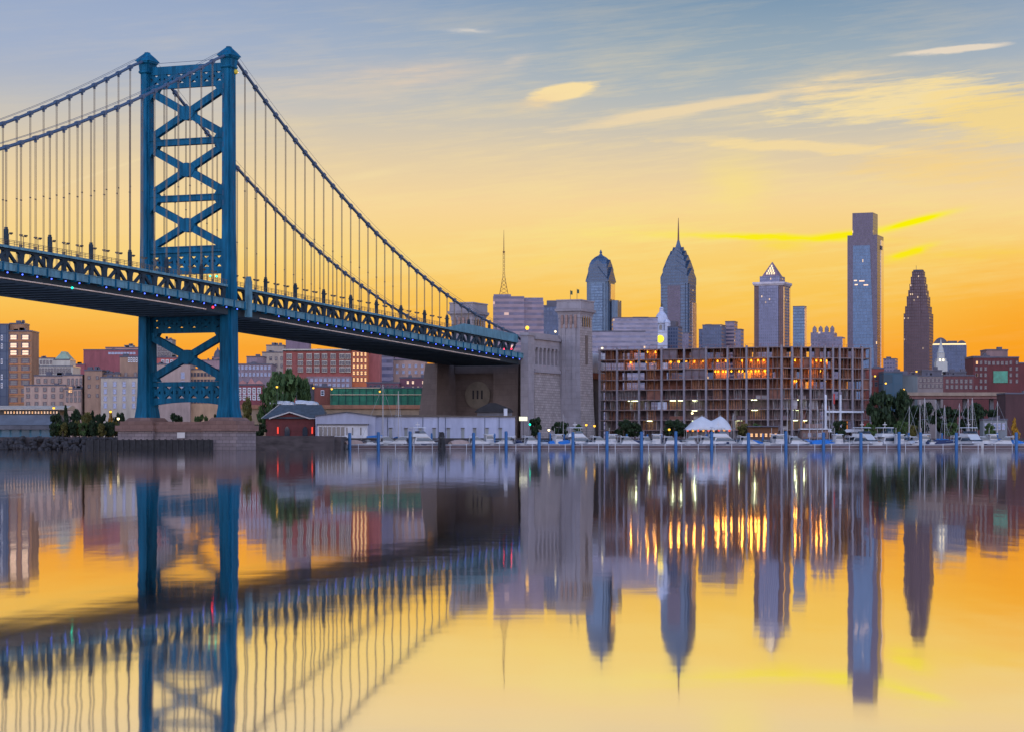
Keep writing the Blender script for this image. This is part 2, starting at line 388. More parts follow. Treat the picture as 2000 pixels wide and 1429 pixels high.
mb = MB().prism([(-900, 719), (-116, 719), (-116, 721.9), (-900, 721.9)], -2, GZ + .5)
mb.prism([(-115.9, 719), (-56, 731.5), (-56, 734.9), (-115.9, 722)], -2, GZ + .9)
mb.prism([(-57.9, 735), (-54, 735), (-54, 761.9), (-57.9, 761.9)], -2, GZ + .7)
mb.prism([(-57.9, 762), (20, 762), (20, 764.9), (-57.9, 764.9)], -2, GZ + .3)
mb.prism([(20.1, 762), (23.9, 762), (23.9, 788.9), (20.1, 788.9)], -2, GZ + .3)
mb.prism([(20.1, 789), (1000, 789), (1000, 791.9), (20.1, 791.9)], -2, GZ + .3)
tag(build(mb, 'quay_wall', mq), 'stained dark concrete quay wall along the waterline below the city', 'quay', kind='structure')
rr = random.Random(3)
mb = MB()
for i in range(260):
    x = rr.uniform(-190, -118); y = 718.5 - rr.random() * 5.5; r = rr.uniform(.5, 1.4); zt = max(.1, (y - 713) / 5.5 * 3.6)
    mb.loft([[(x + r*k*cos(2*pi*j/5 + i) * rr.uniform(.7, 1.2), y + r*k*sin(2*pi*j/5 + i), zt + r*zz) for j in range(5)] for k, zz in ((.7, -.8), (1, -.1), (.5, .6))])
o = build(mb, 'riprap_rocks', mat('dark_wet_riprap_stone', (.022, .019, .022), .8, 0, .3, .7)); tag(o, 'dark riprap rocks heaped against the quay beside the bridge pier', 'rocks', kind='stuff')

# ------------------------------------------------------------------ the suspension bridge
BX, BY, BA = -80.2, 660.0, atan2(.9246, .381)
W = 26.7; L = 6.2
S0, NP = -133.3, 56
def zc(s):
    t = -s
    return 46.4 - .0325*s if s > 0 else 46.4 + .0325*t - .00007*t*t
def zcab(s):
    t = -s
    return 113.0 - .5545*s + .00104*s*s if s > 0 else 112.6 - .443*t + .00070*t*t
bridge = thing('suspension_bridge', 'blue steel suspension bridge with lattice tower crossing the river to the stone anchorage', 'bridge', (BX, BY, 0), BA)
def bp_(mb, name, m, parent=None, **k): return build(mb, name, m, parent or bridge, **k)
for wv in (0.0, W):
    # main cable with its hand ropes
    pts = [(s, wv, zcab(s)) for s in [S0 - 12 + 6*i for i in range(24)] if s < -2] + [(0, wv, 112.0)] + [(s, wv, zcab(s)) for s in [3 + 6*i for i in range(36)]] + [(225, wv, 38.5)]
    bp_(MB().tube(pts, .43, 8), 'main_cable', M['cable'])
    for dw in (-.55, .55): bp_(MB().tube([(a, b + dw, c + 1.35) for a, b, c in pts if a < 205], .055, 4), 'hand_rope', M['cable'])
    for i in range(NP + 1):
        s = S0 + L*i
        if abs(s) < 3.5 or s > 204 or (wv and s < -95): continue
        zt, zb = zcab(s), zc(s)
        if zt - zb < 1.2: continue
        m_ = MB()
        for ds in (-.26, .26): m_.tube([(s + ds, wv, zb - .2), (s + ds, wv, zt)], .085, 5)
        m_.cur = 1; sl = (zcab(s + .5) - zcab(s - .5)); m_.beam((s - .6, wv, zt - .6*sl), (s + .6, wv, zt + .6*sl), 1.06, 1.06)
        m_.box(s - .36, s + .36, wv - .2, wv + .2, zt - 1.1, zt - .5); m_.cur = 0; m_.box(s - .36, s + .36, wv - .2, wv + .2, zb - .1, zb + .9)
        if zt - zb > 22: zz = zb + (zt - zb) * .45; m_.box(s - .34, s + .34, wv - .12, wv + .12, zz, zz + .3)
        bp_(m_, 'suspender', [M['rope'], M['cable']])
    # stiffening truss, one mesh per Warren unit
    for i in range(0, NP, 2):
        a, b, c = S0 + L*i, S0 + L*(i+1), S0 + L*(i+2); m_ = MB()
        za, zb, zd = zc(a), zc(b), zc(c)
        m_.extr([(a, za-1.15), (b, zb-1.15), (c, zd-1.15), (c, zd), (b, zb), (a, za)], 'y', wv-.45, wv+.45)
        m_.extr([(a, za-6.2), (b, zb-6.2), (c, zd-6.2), (c, zd-5.0), (b, zb-5.0), (a, za-5.0)], 'y', wv-.44, wv+.44)
        for q, hw in ((a + .001, .62), (b, .80)):
            z = zc(q); m_.extr([(q-hw, z-5.0), (q+hw, z-5.0), (q+hw, z-1.15), (q-hw, z-1.15)], 'y', wv-.38, wv+.38)
            m_.extr([(q-hw-.85, z-1.14), (q-hw-.25, z-1.55), (q-hw+.05, z-2.6), (q+hw-.05, z-2.6), (q+hw+.25, z-1.55), (q+hw+.85, z-1.14)], 'y', wv-.42, wv+.42)
        for p, q in ((a, b), (c, b)): m_.beam((p + (.5 if p < q else -.5), wv, zc(p)-1.3), (q + (-.5 if p < q else .5), wv, zc(q)-5.2), .62, .72)
        m_.extr([(b-2.4, zb-5.0), (b+2.4, zb-5.0), (b+1.2, zb-3.7), (b-1.2, zb-3.7)], 'y', wv-.41, wv+.41)
        bp_(m_, 'truss_panel', M['truss'])
    sd = -1 if wv == 0 else 1
    w0, w1 = sorted((wv + sd*.5, wv + sd*1.1))
    N2 = [S0 + L*i for i in range(NP+1)]
    # upper flange, the near one painted pale as if lit, and railing
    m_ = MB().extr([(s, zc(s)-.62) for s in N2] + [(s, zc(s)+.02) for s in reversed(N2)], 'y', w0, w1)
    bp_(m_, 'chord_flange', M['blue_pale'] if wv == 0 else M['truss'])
    m_ = MB(); yy = wv + sd*.9
    for i in range(NP*3):
        s = S0 + L/3*i; m_.box(s-.05, s+.05, yy-.05, yy+.05, zc(s), zc(s)+1.35)
    for hh in (.55, 1.0, 1.35): m_.tube([(s, yy, zc(s)+hh) for s in N2], .055, 4)
    bp_(m_, 'walkway_railing', M['rope'])
    for i in range(1, NP, 3):
        s = S0 + L*i
        if abs(s) < 4 or s > 190: continue
        z = zc(s); m_ = MB().box(s-.42, s+.42, wv-.4, wv+.4, z-.3, z+4.0).box(s-.32, s+.32, wv-.3, wv+.3, z+4.0, z+4.5)
        bp_(m_, 'chord_post', M['truss'])
    if wv == 0:
        for i in range(NP):
            a, b = S0 + L*i, S0 + L*(i+1); za, zb = zc(a), zc(b)
            m_ = MB().extr([(a+.18, za-6.35), (b-.18, zb-6.35), (b-.18, zb-4.5), (a+.18, za-4.5)], 'y', -3.3, -2.9)
            m_.extr([(a+.2, za-4.62), (b-.2, zb-4.62), (b-.2, zb-4.45), (a+.2, za-4.45)], 'y', -3.45, -2.8)
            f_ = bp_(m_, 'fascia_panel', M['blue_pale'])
            bp_(MB().extr([(a-.17, za-6.75), (a+.17, za-6.75), (a+.17, za-4.4), (a-.17, za-4.4)], 'y', -3.62, -2.0), 'fascia_bracket', M['blue'], f_)
            if i not in (9, 23, 24, 41): bp_(MB().ball((a + 2.0, -3.3, za - 6.9), .2), 'blue_light', M['ledb'], f_)
# deck, floor beams, underside pipe
N2 = [S0 + L*i for i in range(NP+1)]
m_ = MB().extr([(s, zc(s)-8.45) for s in N2] + [(s, zc(s)-5.6) for s in reversed(N2)], 'y', -1.2, 28.0)
for i in range(0, NP+1):
    s = S0 + L*i; z = zc(s); m_.extr([(1.0, z-8.44), (25.0, z-8.44), (23.8, z-8.75), (2.2, z-8.75)], 'x', s-.3, s+.3)
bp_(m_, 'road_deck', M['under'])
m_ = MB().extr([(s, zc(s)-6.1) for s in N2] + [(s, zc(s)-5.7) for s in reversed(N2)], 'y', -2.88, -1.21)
bp_(m_, 'outrigger_walkway', M['under'])
for a, b in ((0, 19), (24, 53)):
    bp_(MB().tube([(S0 + L*i, -1.45, zc(S0 + L*i) - 8.05) for i in range(a, b+1)], .17, 6), 'underside_pipe', M['pipe'])
# solid guard near the anchorage, pilaster at the tower, signals
m_ = MB().extr([(150, zc(150)), (214, zc(214)), (214, zc(214)+2.4), (176, zc(176)+2.6), (164, zc(164)+2.5)], 'y', -1.0, -.7)
bp_(m_, 'guard_panel', M['blue_pale'])
m_ = MB().box(4.6, 6.2, -4.1, -2.6, zc(6)-8.6, zc(6)+1.6).extr([(4.6, zc(6)+1.6), (6.2, zc(6)+1.6), (5.7, zc(6)+3.0), (5.1, zc(6)+3.0)], 'y', -4.0, -2.7)
bp_(m_, 'deck_pilaster', M['blue_pale'])
for s, ww, dz, mm in ((-15, -3.4, -7.5, 'ledr'), (-85, -3.3, -8.3, 'ledg'), (206, -1.6, -3.4, 'ledr'), (199, -1.6, -4.0, 'ledr'), (-1, 12, 2.4, 'ledr'), (-1, 8, 2.7, 'ledg'), (-1, 5.5, 2.7, 'ledg'), (-1, 3.4, 2.6, 'ledg')):
    bp_(MB().ball((s, ww, zc(s) + dz), .30), 'signal_light', M[mm])
# tower
def crossring(w0, a, b, z, nt_=.3):
    c, d = a*(1-nt_), b*(1-nt_)
    return [(x, w0 + y, z) for x, y in ((-d,-a),(d,-a),(d,-c),(b,-c),(b,c),(d,c),(d,a),(-d,a),(-d,c),(-b,c),(-b,-c),(-d,-c))]
prof = [(9.2,2.75,3.7),(10.4,2.6,3.5),(12,2.35,3.2),(16,2.1,3.0),(24,1.95,2.85),(37,1.85,2.7),(50,1.6,2.4),(62,1.45,2.2),(107.7,1.36,2.1)]
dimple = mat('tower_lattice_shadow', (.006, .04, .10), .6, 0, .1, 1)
for wv in (0.0, W):
    m_ = MB().loft([crossring(wv, a, b, z) for z, a, b in prof])
    m_.cur = 1                       # rows of hand holes down the faces, their shade as dark plates
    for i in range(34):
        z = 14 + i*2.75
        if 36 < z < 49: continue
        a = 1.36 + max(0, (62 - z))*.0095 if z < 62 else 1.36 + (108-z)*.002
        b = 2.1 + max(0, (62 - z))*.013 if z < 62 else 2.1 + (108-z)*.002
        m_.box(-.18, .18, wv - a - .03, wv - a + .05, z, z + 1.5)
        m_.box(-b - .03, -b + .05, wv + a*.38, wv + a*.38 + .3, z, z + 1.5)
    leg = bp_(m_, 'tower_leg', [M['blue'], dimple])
    m_ = MB().loft([crossring(wv, a, b, z - .9, .2) for z, a, b in ((108.6,1.36,2.1),(109.0,1.75,2.5),(109.4,1.75,2.5),(109.5,1.55,2.3),(111.3,1.7,2.5),(111.8,2.1,2.95),(112.2,2.1,2.95))])
    m_.loft([[(x, wv + y, z - .9) for x, y in ((-b,-a),(b,-a),(b,a),(-b,a))] for z, a, b in ((112.2,2.25,3.1),(112.45,2.2,3.05),(112.7,2.05,2.8),(113.5,1.5,2.05),(114.3,.85,1.15),(114.7,.55,.75),(115.0,.5,.7))])
    bp_(m_, 'leg_crown', M['blue'], leg)
bp_(MB().ball((1.2, -1.5, 107), .75), 'beacon_lamp', mat('yellow_beacon', (.55, .42, .02), .4, 0, 0), leg)
wi, wo = 1.2, W - 1.2
def cross_brace(z0, z1):
    m_ = MB(); zm = (z0+z1)/2; wm = W/2
    m_.beam((0, wi-.3, z0+.6), (0, wo+.3, z1-.6), 2.0, 1.75, (1, 0, 0)); m_.beam((0, wi-.3, z1-.6), (0, wo+.3, z0+.6), 1.92, 1.75, (1, 0, 0))
    def face(poly, h): m_.extr(poly, 'x', -h, h)
    face([(wm-2.6, zm-.3), (wm-1.9, zm-1.3), (wm-.5, zm-2.0), (wm+.5, zm-2.0), (wm+1.9, zm-1.3), (wm+2.6, zm-.3), (wm+2.6, zm+.3), (wm+1.9, zm+1.3), (wm+.5, zm+2.0), (wm-.5, zm+2.0), (wm-1.9, zm+1.3), (wm-2.6, zm+.3)], 1.06)
    for sx, ww in ((1, wi-.2), (-1, wo+.2)):
        face([(ww, z0), (ww + sx*3.2, z0), (ww + sx*2.6, z0+.9), (ww + sx*.9, z0+2.6), (ww, z0+4.2)], 1.09)
        face([(ww, z1), (ww + sx*3.2, z1), (ww + sx*2.6, z1-.9), (ww + sx*.9, z1-2.6), (ww, z1-4.2)], 1.09)
    bp_(m_, 'cross_brace', M['blue'])
def strut(z): bp_(MB().box(-.98, .98, wi-.3, wo+.3, z-.85, z+.85).box(-1.16, 1.16, wi-.2, wo+.2, z+.62, z+.9).box(-1.15, 1.15, wi-.2, wo+.2, z-.9, z-.62), 'strut', M['blue'])
def lattice_beam(z0, z1, n, ct, cb, arch=0.0, mname='blue'):
    m_ = MB(); a, b = wi - .1, wo + .1; t0, t1 = z0 + cb, z1 - ct; dw = (b-a)/n
    m_.box(-.60, .60, a, b, t1, z1)
    if arch:
        up = [(a + (b-a)*i/16, z0 + arch*sin(pi*i/16) ** .6) for i in range(17)]
        m_.extr(up + [(b, t0), (a, t0)], 'x', -.60, .60)
    else: m_.box(-.60, .60, a, b, z0, t0)
    for i in range(n):
        p, q = a + dw*i, a + dw*(i+1); c = (p+q)/2; zm = (t0+t1)/2
        m_.beam((0, p, t0-.2), (0, q, t1+.2), 1.0, .95, (1, 0, 0)); m_.beam((0, q, t0-.2), (0, p, t1+.2), 1.04, .95, (1, 0, 0))
        m_.box(-.54, .54, p-.55, p+.55, t0, t1)
        m_.extr([(c-1.05, zm), (c, zm-.75), (c+1.05, zm), (c, zm+.75)], 'x', -.56, .56)
    bp_(m_, 'portal_beam', M[mname])
lattice_beam(103.2, 109.6, 6, 2.3, 1.4)
bp_(MB().tube([(0, 2.5, 110.9)] + [(0, 2.5 + 4*i, 110.7) for i in range(6)] + [(0, W-2.5, 110.9)], .06, 4), 'top_hand_rope', M['cable'])
lattice_beam(49.9, 56.4, 6, 1.4, 2.0)
lattice_beam(33.2, 38.0, 6, 1.0, 1.5)
lattice_beam(12.2, 19.4, 6, 1.3, 2.6, 1.4)
for z0, z1 in ((88.5, 103.3), (72.4, 87.0), (57.0, 70.9), (19.5, 33.3)): cross_brace(z0, z1)
for z in (87.75, 71.65, 57.0): strut(z)
# masonry pier under the tower
m_ = MB()
m_.box(-5.6, 5.6, -5.6, 5.2, -3, 5.4).box(-5.6, 5.6, W-5.2, W+6.4, -3, 5.4).box(-4.6, 4.6, 5.21, W-5.21, -3, 5.2)
pier = bp_(m_, 'pier', M['pier_g'])
m_ = MB().box(-6.2, 6.2, -6.2, 5.5, 5.41, 7.0).box(-6.2, 6.2, W-5.5, W+7.0, 5.41, 7.0).box(-5.0, 5.0, 5.51, W-5.51, 5.21, 6.8)
bp_(m_, 'pier_band', M['pier_r'], pier)
m_ = MB().box(-5.4, 5.4, -5.2, 4.9, 7.01, 8.2).box(-5.4, 5.4, W-4.9, W+5.9, 7.01, 8.2).box(-4.3, 4.3, 4.91, W-4.91, 6.81, 8.0)
m_.prism([(-4.9,-4.2),(4.9,-4.2),(4.9,4.0),(-4.9,4.0)], 8.21, 9.2, [(-4.2,-3.2),(4.2,-3.2),(4.2,3.2),(-4.2,3.2)])
m_.prism([(-4.9,W-4.0),(4.9,W-4.0),(4.9,W+4.6),(-4.9,W+4.6)], 8.21, 9.2, [(-4.2,W-3.2),(4.2,W-3.2),(4.2,W+3.6),(-4.2,W+3.6)])
bp_(m_, 'pier_cap', M['pier_r'], pier)
m_ = MB().box(-7.4, -6.4, 1.5, W+16, -2, 2.9)
for i in range(20): m_.box(-7.7, -7.41, 2 + i*2, 2.5 + i*2, -2, 3.1)
bp_(m_, 'pier_fender', M['timber'], pier)
bp_(MB().box(-5.75, -5.61, 11, 13.5, 3.4, 5.0), 'pier_sign', M['white'], pier)

# lamps along the deck, each a thing of its own
def deck_lamp():
    t = thing('deck_lamp', 'x', 'lamp', (0, 0, 0), 0, 'lamps along the bridge deck')
    build(MB().tube([(0,0,0),(0,0,3.2)], .09, 5), 'pole', M['rope'], t)
    build(MB().box(-1.35, 1.35, -.07, .07, 3.1, 3.25), 'crossarm', M['rope'], t)
    for sx in (-1, 1): build(MB().box(sx*1.0-.42, sx*1.0+.42, -.28, .28, 3.3, 3.62).box(sx*1.0-.12, sx*1.0+.12, -.1, .1, 3.2, 3.3), 'lamp_head', M['iron'], t)
    return t
def bw(s, wv, z): return (BX + .381*s - .9246*wv, BY + .9246*s + .381*wv, z)
proto = None; k = 0
for i in range(NP):
    s = S0 + L*(i + .5)
    if abs(s) < 5 or s < -112 or s > 158: continue
    lab = 'twin headed deck lamp on the bridge, %s from the left along the near truss' % nth(k)
    k += 1
    if proto is None: proto = deck_lamp(); proto['label'] = lab; proto.location = bw(s, 1.4, zc(s)); proto.rotation_euler.z = BA
    else: dup(proto, bw(s, 1.4, zc(s)), BA, lab)

# ------------------------------------------------------------------ the stone anchorage
an = thing('bridge_anchorage', 'massive grey granite bridge anchorage with tall corner turrets at the end of the span', 'anchorage', (BX, BY, 0), BA)
A_ = lambda mb, name, m, parent=None: build(mb, name, m, parent or an)
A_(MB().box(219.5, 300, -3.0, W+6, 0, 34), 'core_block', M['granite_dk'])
# river front under the deck
m_ = MB()
m_.prism([(216.5,.5),(219.4,.5),(219.4,10.5),(216.5,10.5)], 0, 31, [(218,.5),(219.4,.5),(219.4,10.5),(218,10.5)])
m_.prism([(200,26.0),(219.4,26.0),(219.4,34.5),(200,34.5)], 0, 31.3, [(203,26.6),(219.4,26.6),(219.4,31.5),(203,31.5)])
m_.box(218.2, 219.45, 10.5, 26.3, 28, 33)
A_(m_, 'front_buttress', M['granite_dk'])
m_ = MB().loft([[(x, 17.4 + 5.1*cos(2*pi*k/40), 20 + 5.1*sin(2*pi*k/40)) for k in range(40)] for x in (219.05, 219.49)])  # floodlight's circle on the wall, put in as a paler disc
md = A_(m_, 'painted_light_disc', mat('floodlit_circle_paint', (.135, .115, .095), .85, 0, .15, .3))
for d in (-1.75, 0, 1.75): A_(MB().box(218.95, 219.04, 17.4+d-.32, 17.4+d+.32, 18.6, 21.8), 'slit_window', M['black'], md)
A_(MB().box(213.5, 219.4, -5.2, -2.2, 0, 41.5).box(213.2, 219.5, -5.5, -1.9, 41.5, 42.6), 'corner_pilaster', M['granite_s'])
# south side wall: battered courses, colonnade, entablature
m_ = MB().loft([[(219.5, y0_, z), (246, y0_, z), (246, -2.9, z), (219.5, -2.9, z)] for z, y0_ in ((0, -7.4), (8, -6.2), (16, -5.5), (28.3, -5.1))])
A_(m_, 'battered_wall', M['granite'])
A_(MB().box(219.5, 246, -5.7, -2.9, 28.31, 29.6).box(219.5, 246, -5.2, -2.9, 29.61, 31.2), 'ledge', M['granite_s'])
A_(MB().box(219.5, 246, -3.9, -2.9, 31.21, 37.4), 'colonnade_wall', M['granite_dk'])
for i in range(7):
    s = 220.4 + i*4.05
    A_(MB().box(s-.75, s+.75, -4.95, -3.91, 31.21, 37.4).box(s-.9, s+.9, -5.1, -3.91, 36.7, 37.39), 'pilaster', M['granite_s'])
A_(MB().box(219.5, 246, -5.1, -2.9, 37.41, 40.4).box(219.5, 246, -5.8, -2.9, 40.41, 41.3).box(219.5, 246, -4.9, -3.2, 41.31, 42.8), 'entablature', M['granite_s'])
def turret(w0, w1, label):
    s0, s1 = 246.0, 259.5; c = (w0+w1)/2
    def ring(z, e): return [(s0-e, w0-e, z), (s1+e, w0-e, z), (s1+e, w1+e, z), (s0-e, w1+e, z)]
    t = A_(MB().loft([ring(0, 1.3), ring(8, .75), ring(18, .35), ring(30, .1), ring(49.5, -.1)]), 'turret', [M['granite'], M['granite_s']])
    for f_ in t.data.polygons:
        if f_.normal.x < -.8: f_.material_index = 1
    # smooth corner piers and slit windows on the two visible faces
    A_(MB().box(s0-.55, s0-.12, w0+1.6, w0+3.0, 4, 47).box(s0-.55, s0-.12, w1-3.0, w1-1.6, 4, 47).box(s0-.3, s0-.11, w0+3.01, w1-3.01, 30, 47), 'corner_pier', M['granite_s'], t)
    for i in range(4):
        y = w0 + 1.7 + (w1-w0-3.4)*i/3
        A_(MB().box(s0-.62, s0+.05, y-.42, y+.42, 45.6, 50.6), 'slit_window', M['granite_red'], t)
    for i in range(4):
        x = s0 + 3.0 + i*2.4
        A_(MB().box(x-.42, x+.42, w0-.25, w0+.3, 46.2, 50.2), 'slit_window', M['darkglass'], t)
    A_(MB().box(s0+5.6, s0+8.2, w0-.22, w0+.3, 32, 43), 'tall_window', M['granite_dk'], t)
    A_(MB().loft([ring(50.8, .15), ring(51.6, .5), ring(52.0, 1.0), ring(53.0, 1.1), ring(53.01, .55), ring(55.9, .45), ring(55.91, .7), ring(56.4, .7)]), 'cornice', M['granite_s'], t)
    A_(MB().box(s0-.1, s1+.1, w0-.1, w1+.1, 49.51, 50.79), 'frieze', M['granite_s'], t)
turret(-13.2, -4.4, ''); turret(W+4.6, W+13.4, '')
A_(MB().box(259.6, 300, -4.2, -3.2, 30, 37.6), 'approach_parapet', M['offwhite'])
A_(MB().box(259.6, 300, -4.3, -3.0, 27.6, 29.9), 'approach_girder', mat('rust_orange_girder', (.36, .10, .05), .7, 0, .2, .4))
def flagpole(s, wv, lab):
    t = thing('flagpole', lab, 'flag', bw(s, wv, 56.1), BA)
    build(MB().tube([(0,0,0),(0,0,4.6)], .10, 5), 'pole', M['rope'], t)
    m_ = MB(); q = [(-.1 - .45*i, .15*sin(i*1.3), 0) for i in range(6)]
    m_.loft([[(x, y-.03, 2.9), (x, y+.03, 2.9), (x, y+.03, 4.4), (x, y-.03, 4.4)] for x, y, _ in [(a*-1, b, c) for a, b, c in q]])
    build(m_, 'flag', mat('dark_green_flag', (.05, .09, .05), .8, 0, .1, 1), t)
flagpole(250, -10.5, 'small dark flag flying on the near granite turret of the anchorage')
flagpole(256, -5.5 , 'small dark flag on the river side corner of the near turret roof')
# ------------------------------------------------------------------ the skyline
GRID = R(-21)                                   # the street grid is turned to the view
fl = dict(
    lib2=facade('blue_grey_curtain_wall', lin(104,120,150), lin(92,116,152), 2.2, 3.9, .62, 1.0, .004, metal=.55, rough=.16, wrough=.4),
    lib1=facade('slate_blue_curtain_wall', lin(98,112,144), lin(86,106,144), 2.4, 4.0, 1.0, .55, .004, metal=.55, rough=.16, wrough=.4),
    chev=facade('dark_blue_chevron_glass', lin(90,108,140), lin(78,100,138), 2.4, 4.0, .6, .6, 0, metal=.55, rough=.2, wrough=.4),
    tall=facade('tall_tower_glass', lin(100,114,152), lin(92,118,162), 1.6, 4.2, .86, .9, .003, metal=.6, rough=.12, wrough=.3, dark=.85),
    tallside=facade('tall_tower_mauve_glass', lin(104,94,122), lin(96,86,116), 1.6, 4.2, .8, .8, .002, metal=.55, rough=.16, wrough=.3, dark=.8),
    mellon=facade('grey_stone_tower_wall', lin(116,118,144), lin(104,112,144), 2.6, 3.9, .6, .62, .006, metal=.4, rough=.2),
    mellstone=facade('brown_stone_corner', lin(112,86,86), lin(96,82,92), 3.2, 3.9, .4, .5, .0, metal=.3, rough=.25),
    bell=facade('rose_granite_tower', lin(92,70,76), lin(80,70,88), 2.4, 3.9, .5, .6, .02, (1, .72, .42), 1.0, metal=.3, rough=.25),
    slab=facade('blue_slab_glass', lin(90,108,134), lin(78,104,136), 2, 3.8, .85, .7, .0, metal=.5, rough=.18),
    stripe=facade('banded_office_wall', lin(150,130,140), lin(84,84,112), 3, 3.5, 1.0, .48, .03, (1, .62, .42), .9, metal=.3, rough=.25),
    stripe2=facade('pale_banded_office', lin(150,142,158), lin(98,104,134), 3, 4.2, 1.0, .42, .012, metal=.3, rough=.25),
    office=facade('mauve_office_wall', lin(122,114,134), lin(86,92,122), 3, 3.8, .7, .5, .03, (1, .66, .3), .9, metal=.3, rough=.25),
    bluegrid=facade('blue_grid_office', lin(84,94,120), lin(64,80,112), 2.6, 3.6, .6, .6, .01, metal=.3, rough=.25),
    teal=facade('teal_panel_wall', lin(40,72,92), lin(34,64,84), 5, 4, .9, .9, .0, metal=.1, rough=.5),
)
gold = mat('sunset_mirror_glass', (.80, .70, .66), .14, 1.0, .10, .5)
mt_cap = mat('dark_roof_metal', (.07, .07, .10), .6, .2, .15, .2)
mt_cream = mat('pale_limestone', lin(182, 176, 186), .8, 0, .12, .1)
def zpx(D, v): return pz(v, D) - GZ
def ringsq(hx, hy, z): return [(-hx, -hy, z), (hx, -hy, z), (hx, hy, z), (-hx, hy, z)]
def tower_root(name, label, cat, u, D, rz=GRID): return thing(name, label, cat, (px(u, D), D, GZ), rz)
def gable_tier(mb, h, z0, ze, zp, zc_):
    """square tier whose four sides end in gables, roofed by folded planes"""
    c = [(-h,-h),(h,-h),(h,h),(-h,h)]; mid = [(0,-h),(h,0),(0,h),(-h,0)]
    vs = [(x,y,z0) for x,y in c] + [(x,y,ze) for x,y in c] + [(x,y,zp) for x,y in mid] + [(0,0,zc_)]
    fs = []
    for i in range(4):
        j = (i+1) % 4; fs.append((i, j, 4+j, 8+i, 4+i)); fs.append((4+j, 8+j, 12)); fs.append((4+j, 12, 8+i))
    return mb.add(vs, fs)
# --- spired glass tower
D = 2965; s = D/F
t = tower_root('spired_skyscraper', 'blue glass skyscraper with stacked gabled crown and long needle spire', 'skyscraper', 1325, D)
h = 19.0; ze = zpx(D, 556)
m_ = MB(); cut = 4.5
pl = [(-h+cut,-h),(h-cut,-h),(h-cut,-h+1.5),(h-1.5,-h+1.5),(h-1.5,-h+cut),(h,-h+cut),(h,h-cut),(h-1.5,h-cut),(h-1.5,h-1.5),(h-cut,h-1.5),(h-cut,h),(-h+cut,h),(-h+cut,h-1.5),(-h+1.5,h-1.5),(-h+1.5,h-cut),(-h,h-cut),(-h,-h+cut),(-h+1.5,-h+cut),(-h+1.5,-h+1.5),(-h+cut,-h+1.5)]
m_.prism(pl, 0, ze); build(m_, 'shaft', fl['lib1'], t)
for hh, z0, za, zb, zt in ((18.3, ze+.02, zpx(D,543), zpx(D,524), zpx(D,527)), (16.0, ze+2, zpx(D,528), zpx(D,509), zpx(D,512)), (13.2, ze+4, zpx(D,514), zpx(D,499), zpx(D,501)), (10.2, ze+6, zpx(D,503), zpx(D,490), zpx(D,492)), (7.0, ze+8, zpx(D,494), zpx(D,483), zpx(D,484))):
    build(gable_tier(MB(), hh, z0, za, zb, zt), 'crown_tier', fl['chev'], t)
build(MB().loft([ringsq(4.4,4.4,zpx(D,490)), ringsq(3.2,3.2,zpx(D,484)), ringsq(2.0,2.0,zpx(D,477)), ringsq(1.1,1.1,zpx(D,470))]), 'spire_base', fl['chev'], t)
build(MB().tube([(0,0,zpx(D,470)),(0,0,zpx(D,448)),(0,0,zpx(D,426))], [1.2,.85,.3], 6), 'spire', mat('bronze_spire', (.13,.06,.05), .5, .3, .1, .3), t)
build(MB().box(h-.1, h+.3, -h*.1, h*.85, 0, zpx(D,592)), 'side_glass', gold, t)
build(MB().box(-h*.45, h*.45, -h-.35, -h+.2, 30, zpx(D,560)), 'centre_bay', fl['tallside'], t)
# --- domed glass tower
D = 3097
t = tower_root('gabled_skyscraper', 'blue glass skyscraper with one rounded gabled crown and small finial', 'skyscraper', 1173.5, D)
h = 16.5; m_ = MB(); m_.prism([(x*h/20, y*h/20) for x, y in pl], 0, zpx(D, 552)); build(m_, 'shaft', fl['lib2'], t)
build(gable_tier(MB(), h-.5, zpx(D,552)+.02, zpx(D,550), zpx(D,522), zpx(D,526)), 'crown_tier', fl['chev'], t)
build(gable_tier(MB(), h-3.2, zpx(D,551), zpx(D,526), zpx(D,508), zpx(D,510)), 'crown_tier', fl['chev'], t)
build(MB().loft([ringsq(12.6,12.6,zpx(D,526)), ringsq(12.0,12.0,zpx(D,517)), ringsq(9.6,9.6,zpx(D,509)), ringsq(6.0,6.0,zpx(D,503)), ringsq(2.0,2.0,zpx(D,499)), ringsq(.9,.9,zpx(D,495)), ringsq(1.6,1.6,zpx(D,494)), ringsq(.2,.2,zpx(D,488))]), 'crown_roof', fl['chev'], t)
build(MB().box(-h*.5, h*.5, -h-.3, -h+.2, 30, zpx(D,556)), 'centre_bay', fl['slab'], t)
build(MB().box(h+.05, h+9, -6, 10, 0, zpx(D,588)), 'side_wing', fl['lib2'], t); build(MB().box(h-.1, h+.25, -h*.5, h*.6, zpx(D,586), zpx(D,556)), 'side_glass', gold, t)
# --- tallest tower
D = 2996; t = tower_root('tall_glass_tower', 'tallest flat topped glass tower with narrower dark crown block', 'skyscraper', 1690.5, D)
hx, hy = 19.3, 19.3; zs = zpx(D, 462)
build(MB().box(-hx, hx, -hy, hy, 0, zs), 'shaft', fl['tallside'], t)
m_ = MB().extr([(-hx*.62, 0), (hx*.98, 0), (hx*.52, zpx(D,482)), (-hx*.62, zpx(D,482))], 'y', -hy-.5, -hy+.3)
build(m_, 'front_glass', fl['tall'], t)
build(MB().box(hx-.2, hx+.4, hy*.15, hy*.98, 0, zpx(D,470)), 'side_glass', gold, t)
build(MB().box(-hx*.72, hx*.66, -hy*.75, hy*.75, zs+.01, zpx(D,418)), 'crown_block', fl['tallside'], t)
build(MB().box(hx+.41, hx+.7, -hy*.05, hy*.5, zpx(D,489), zpx(D,481)), 'roof_sign', mt_cap, t)
m_ = MB()
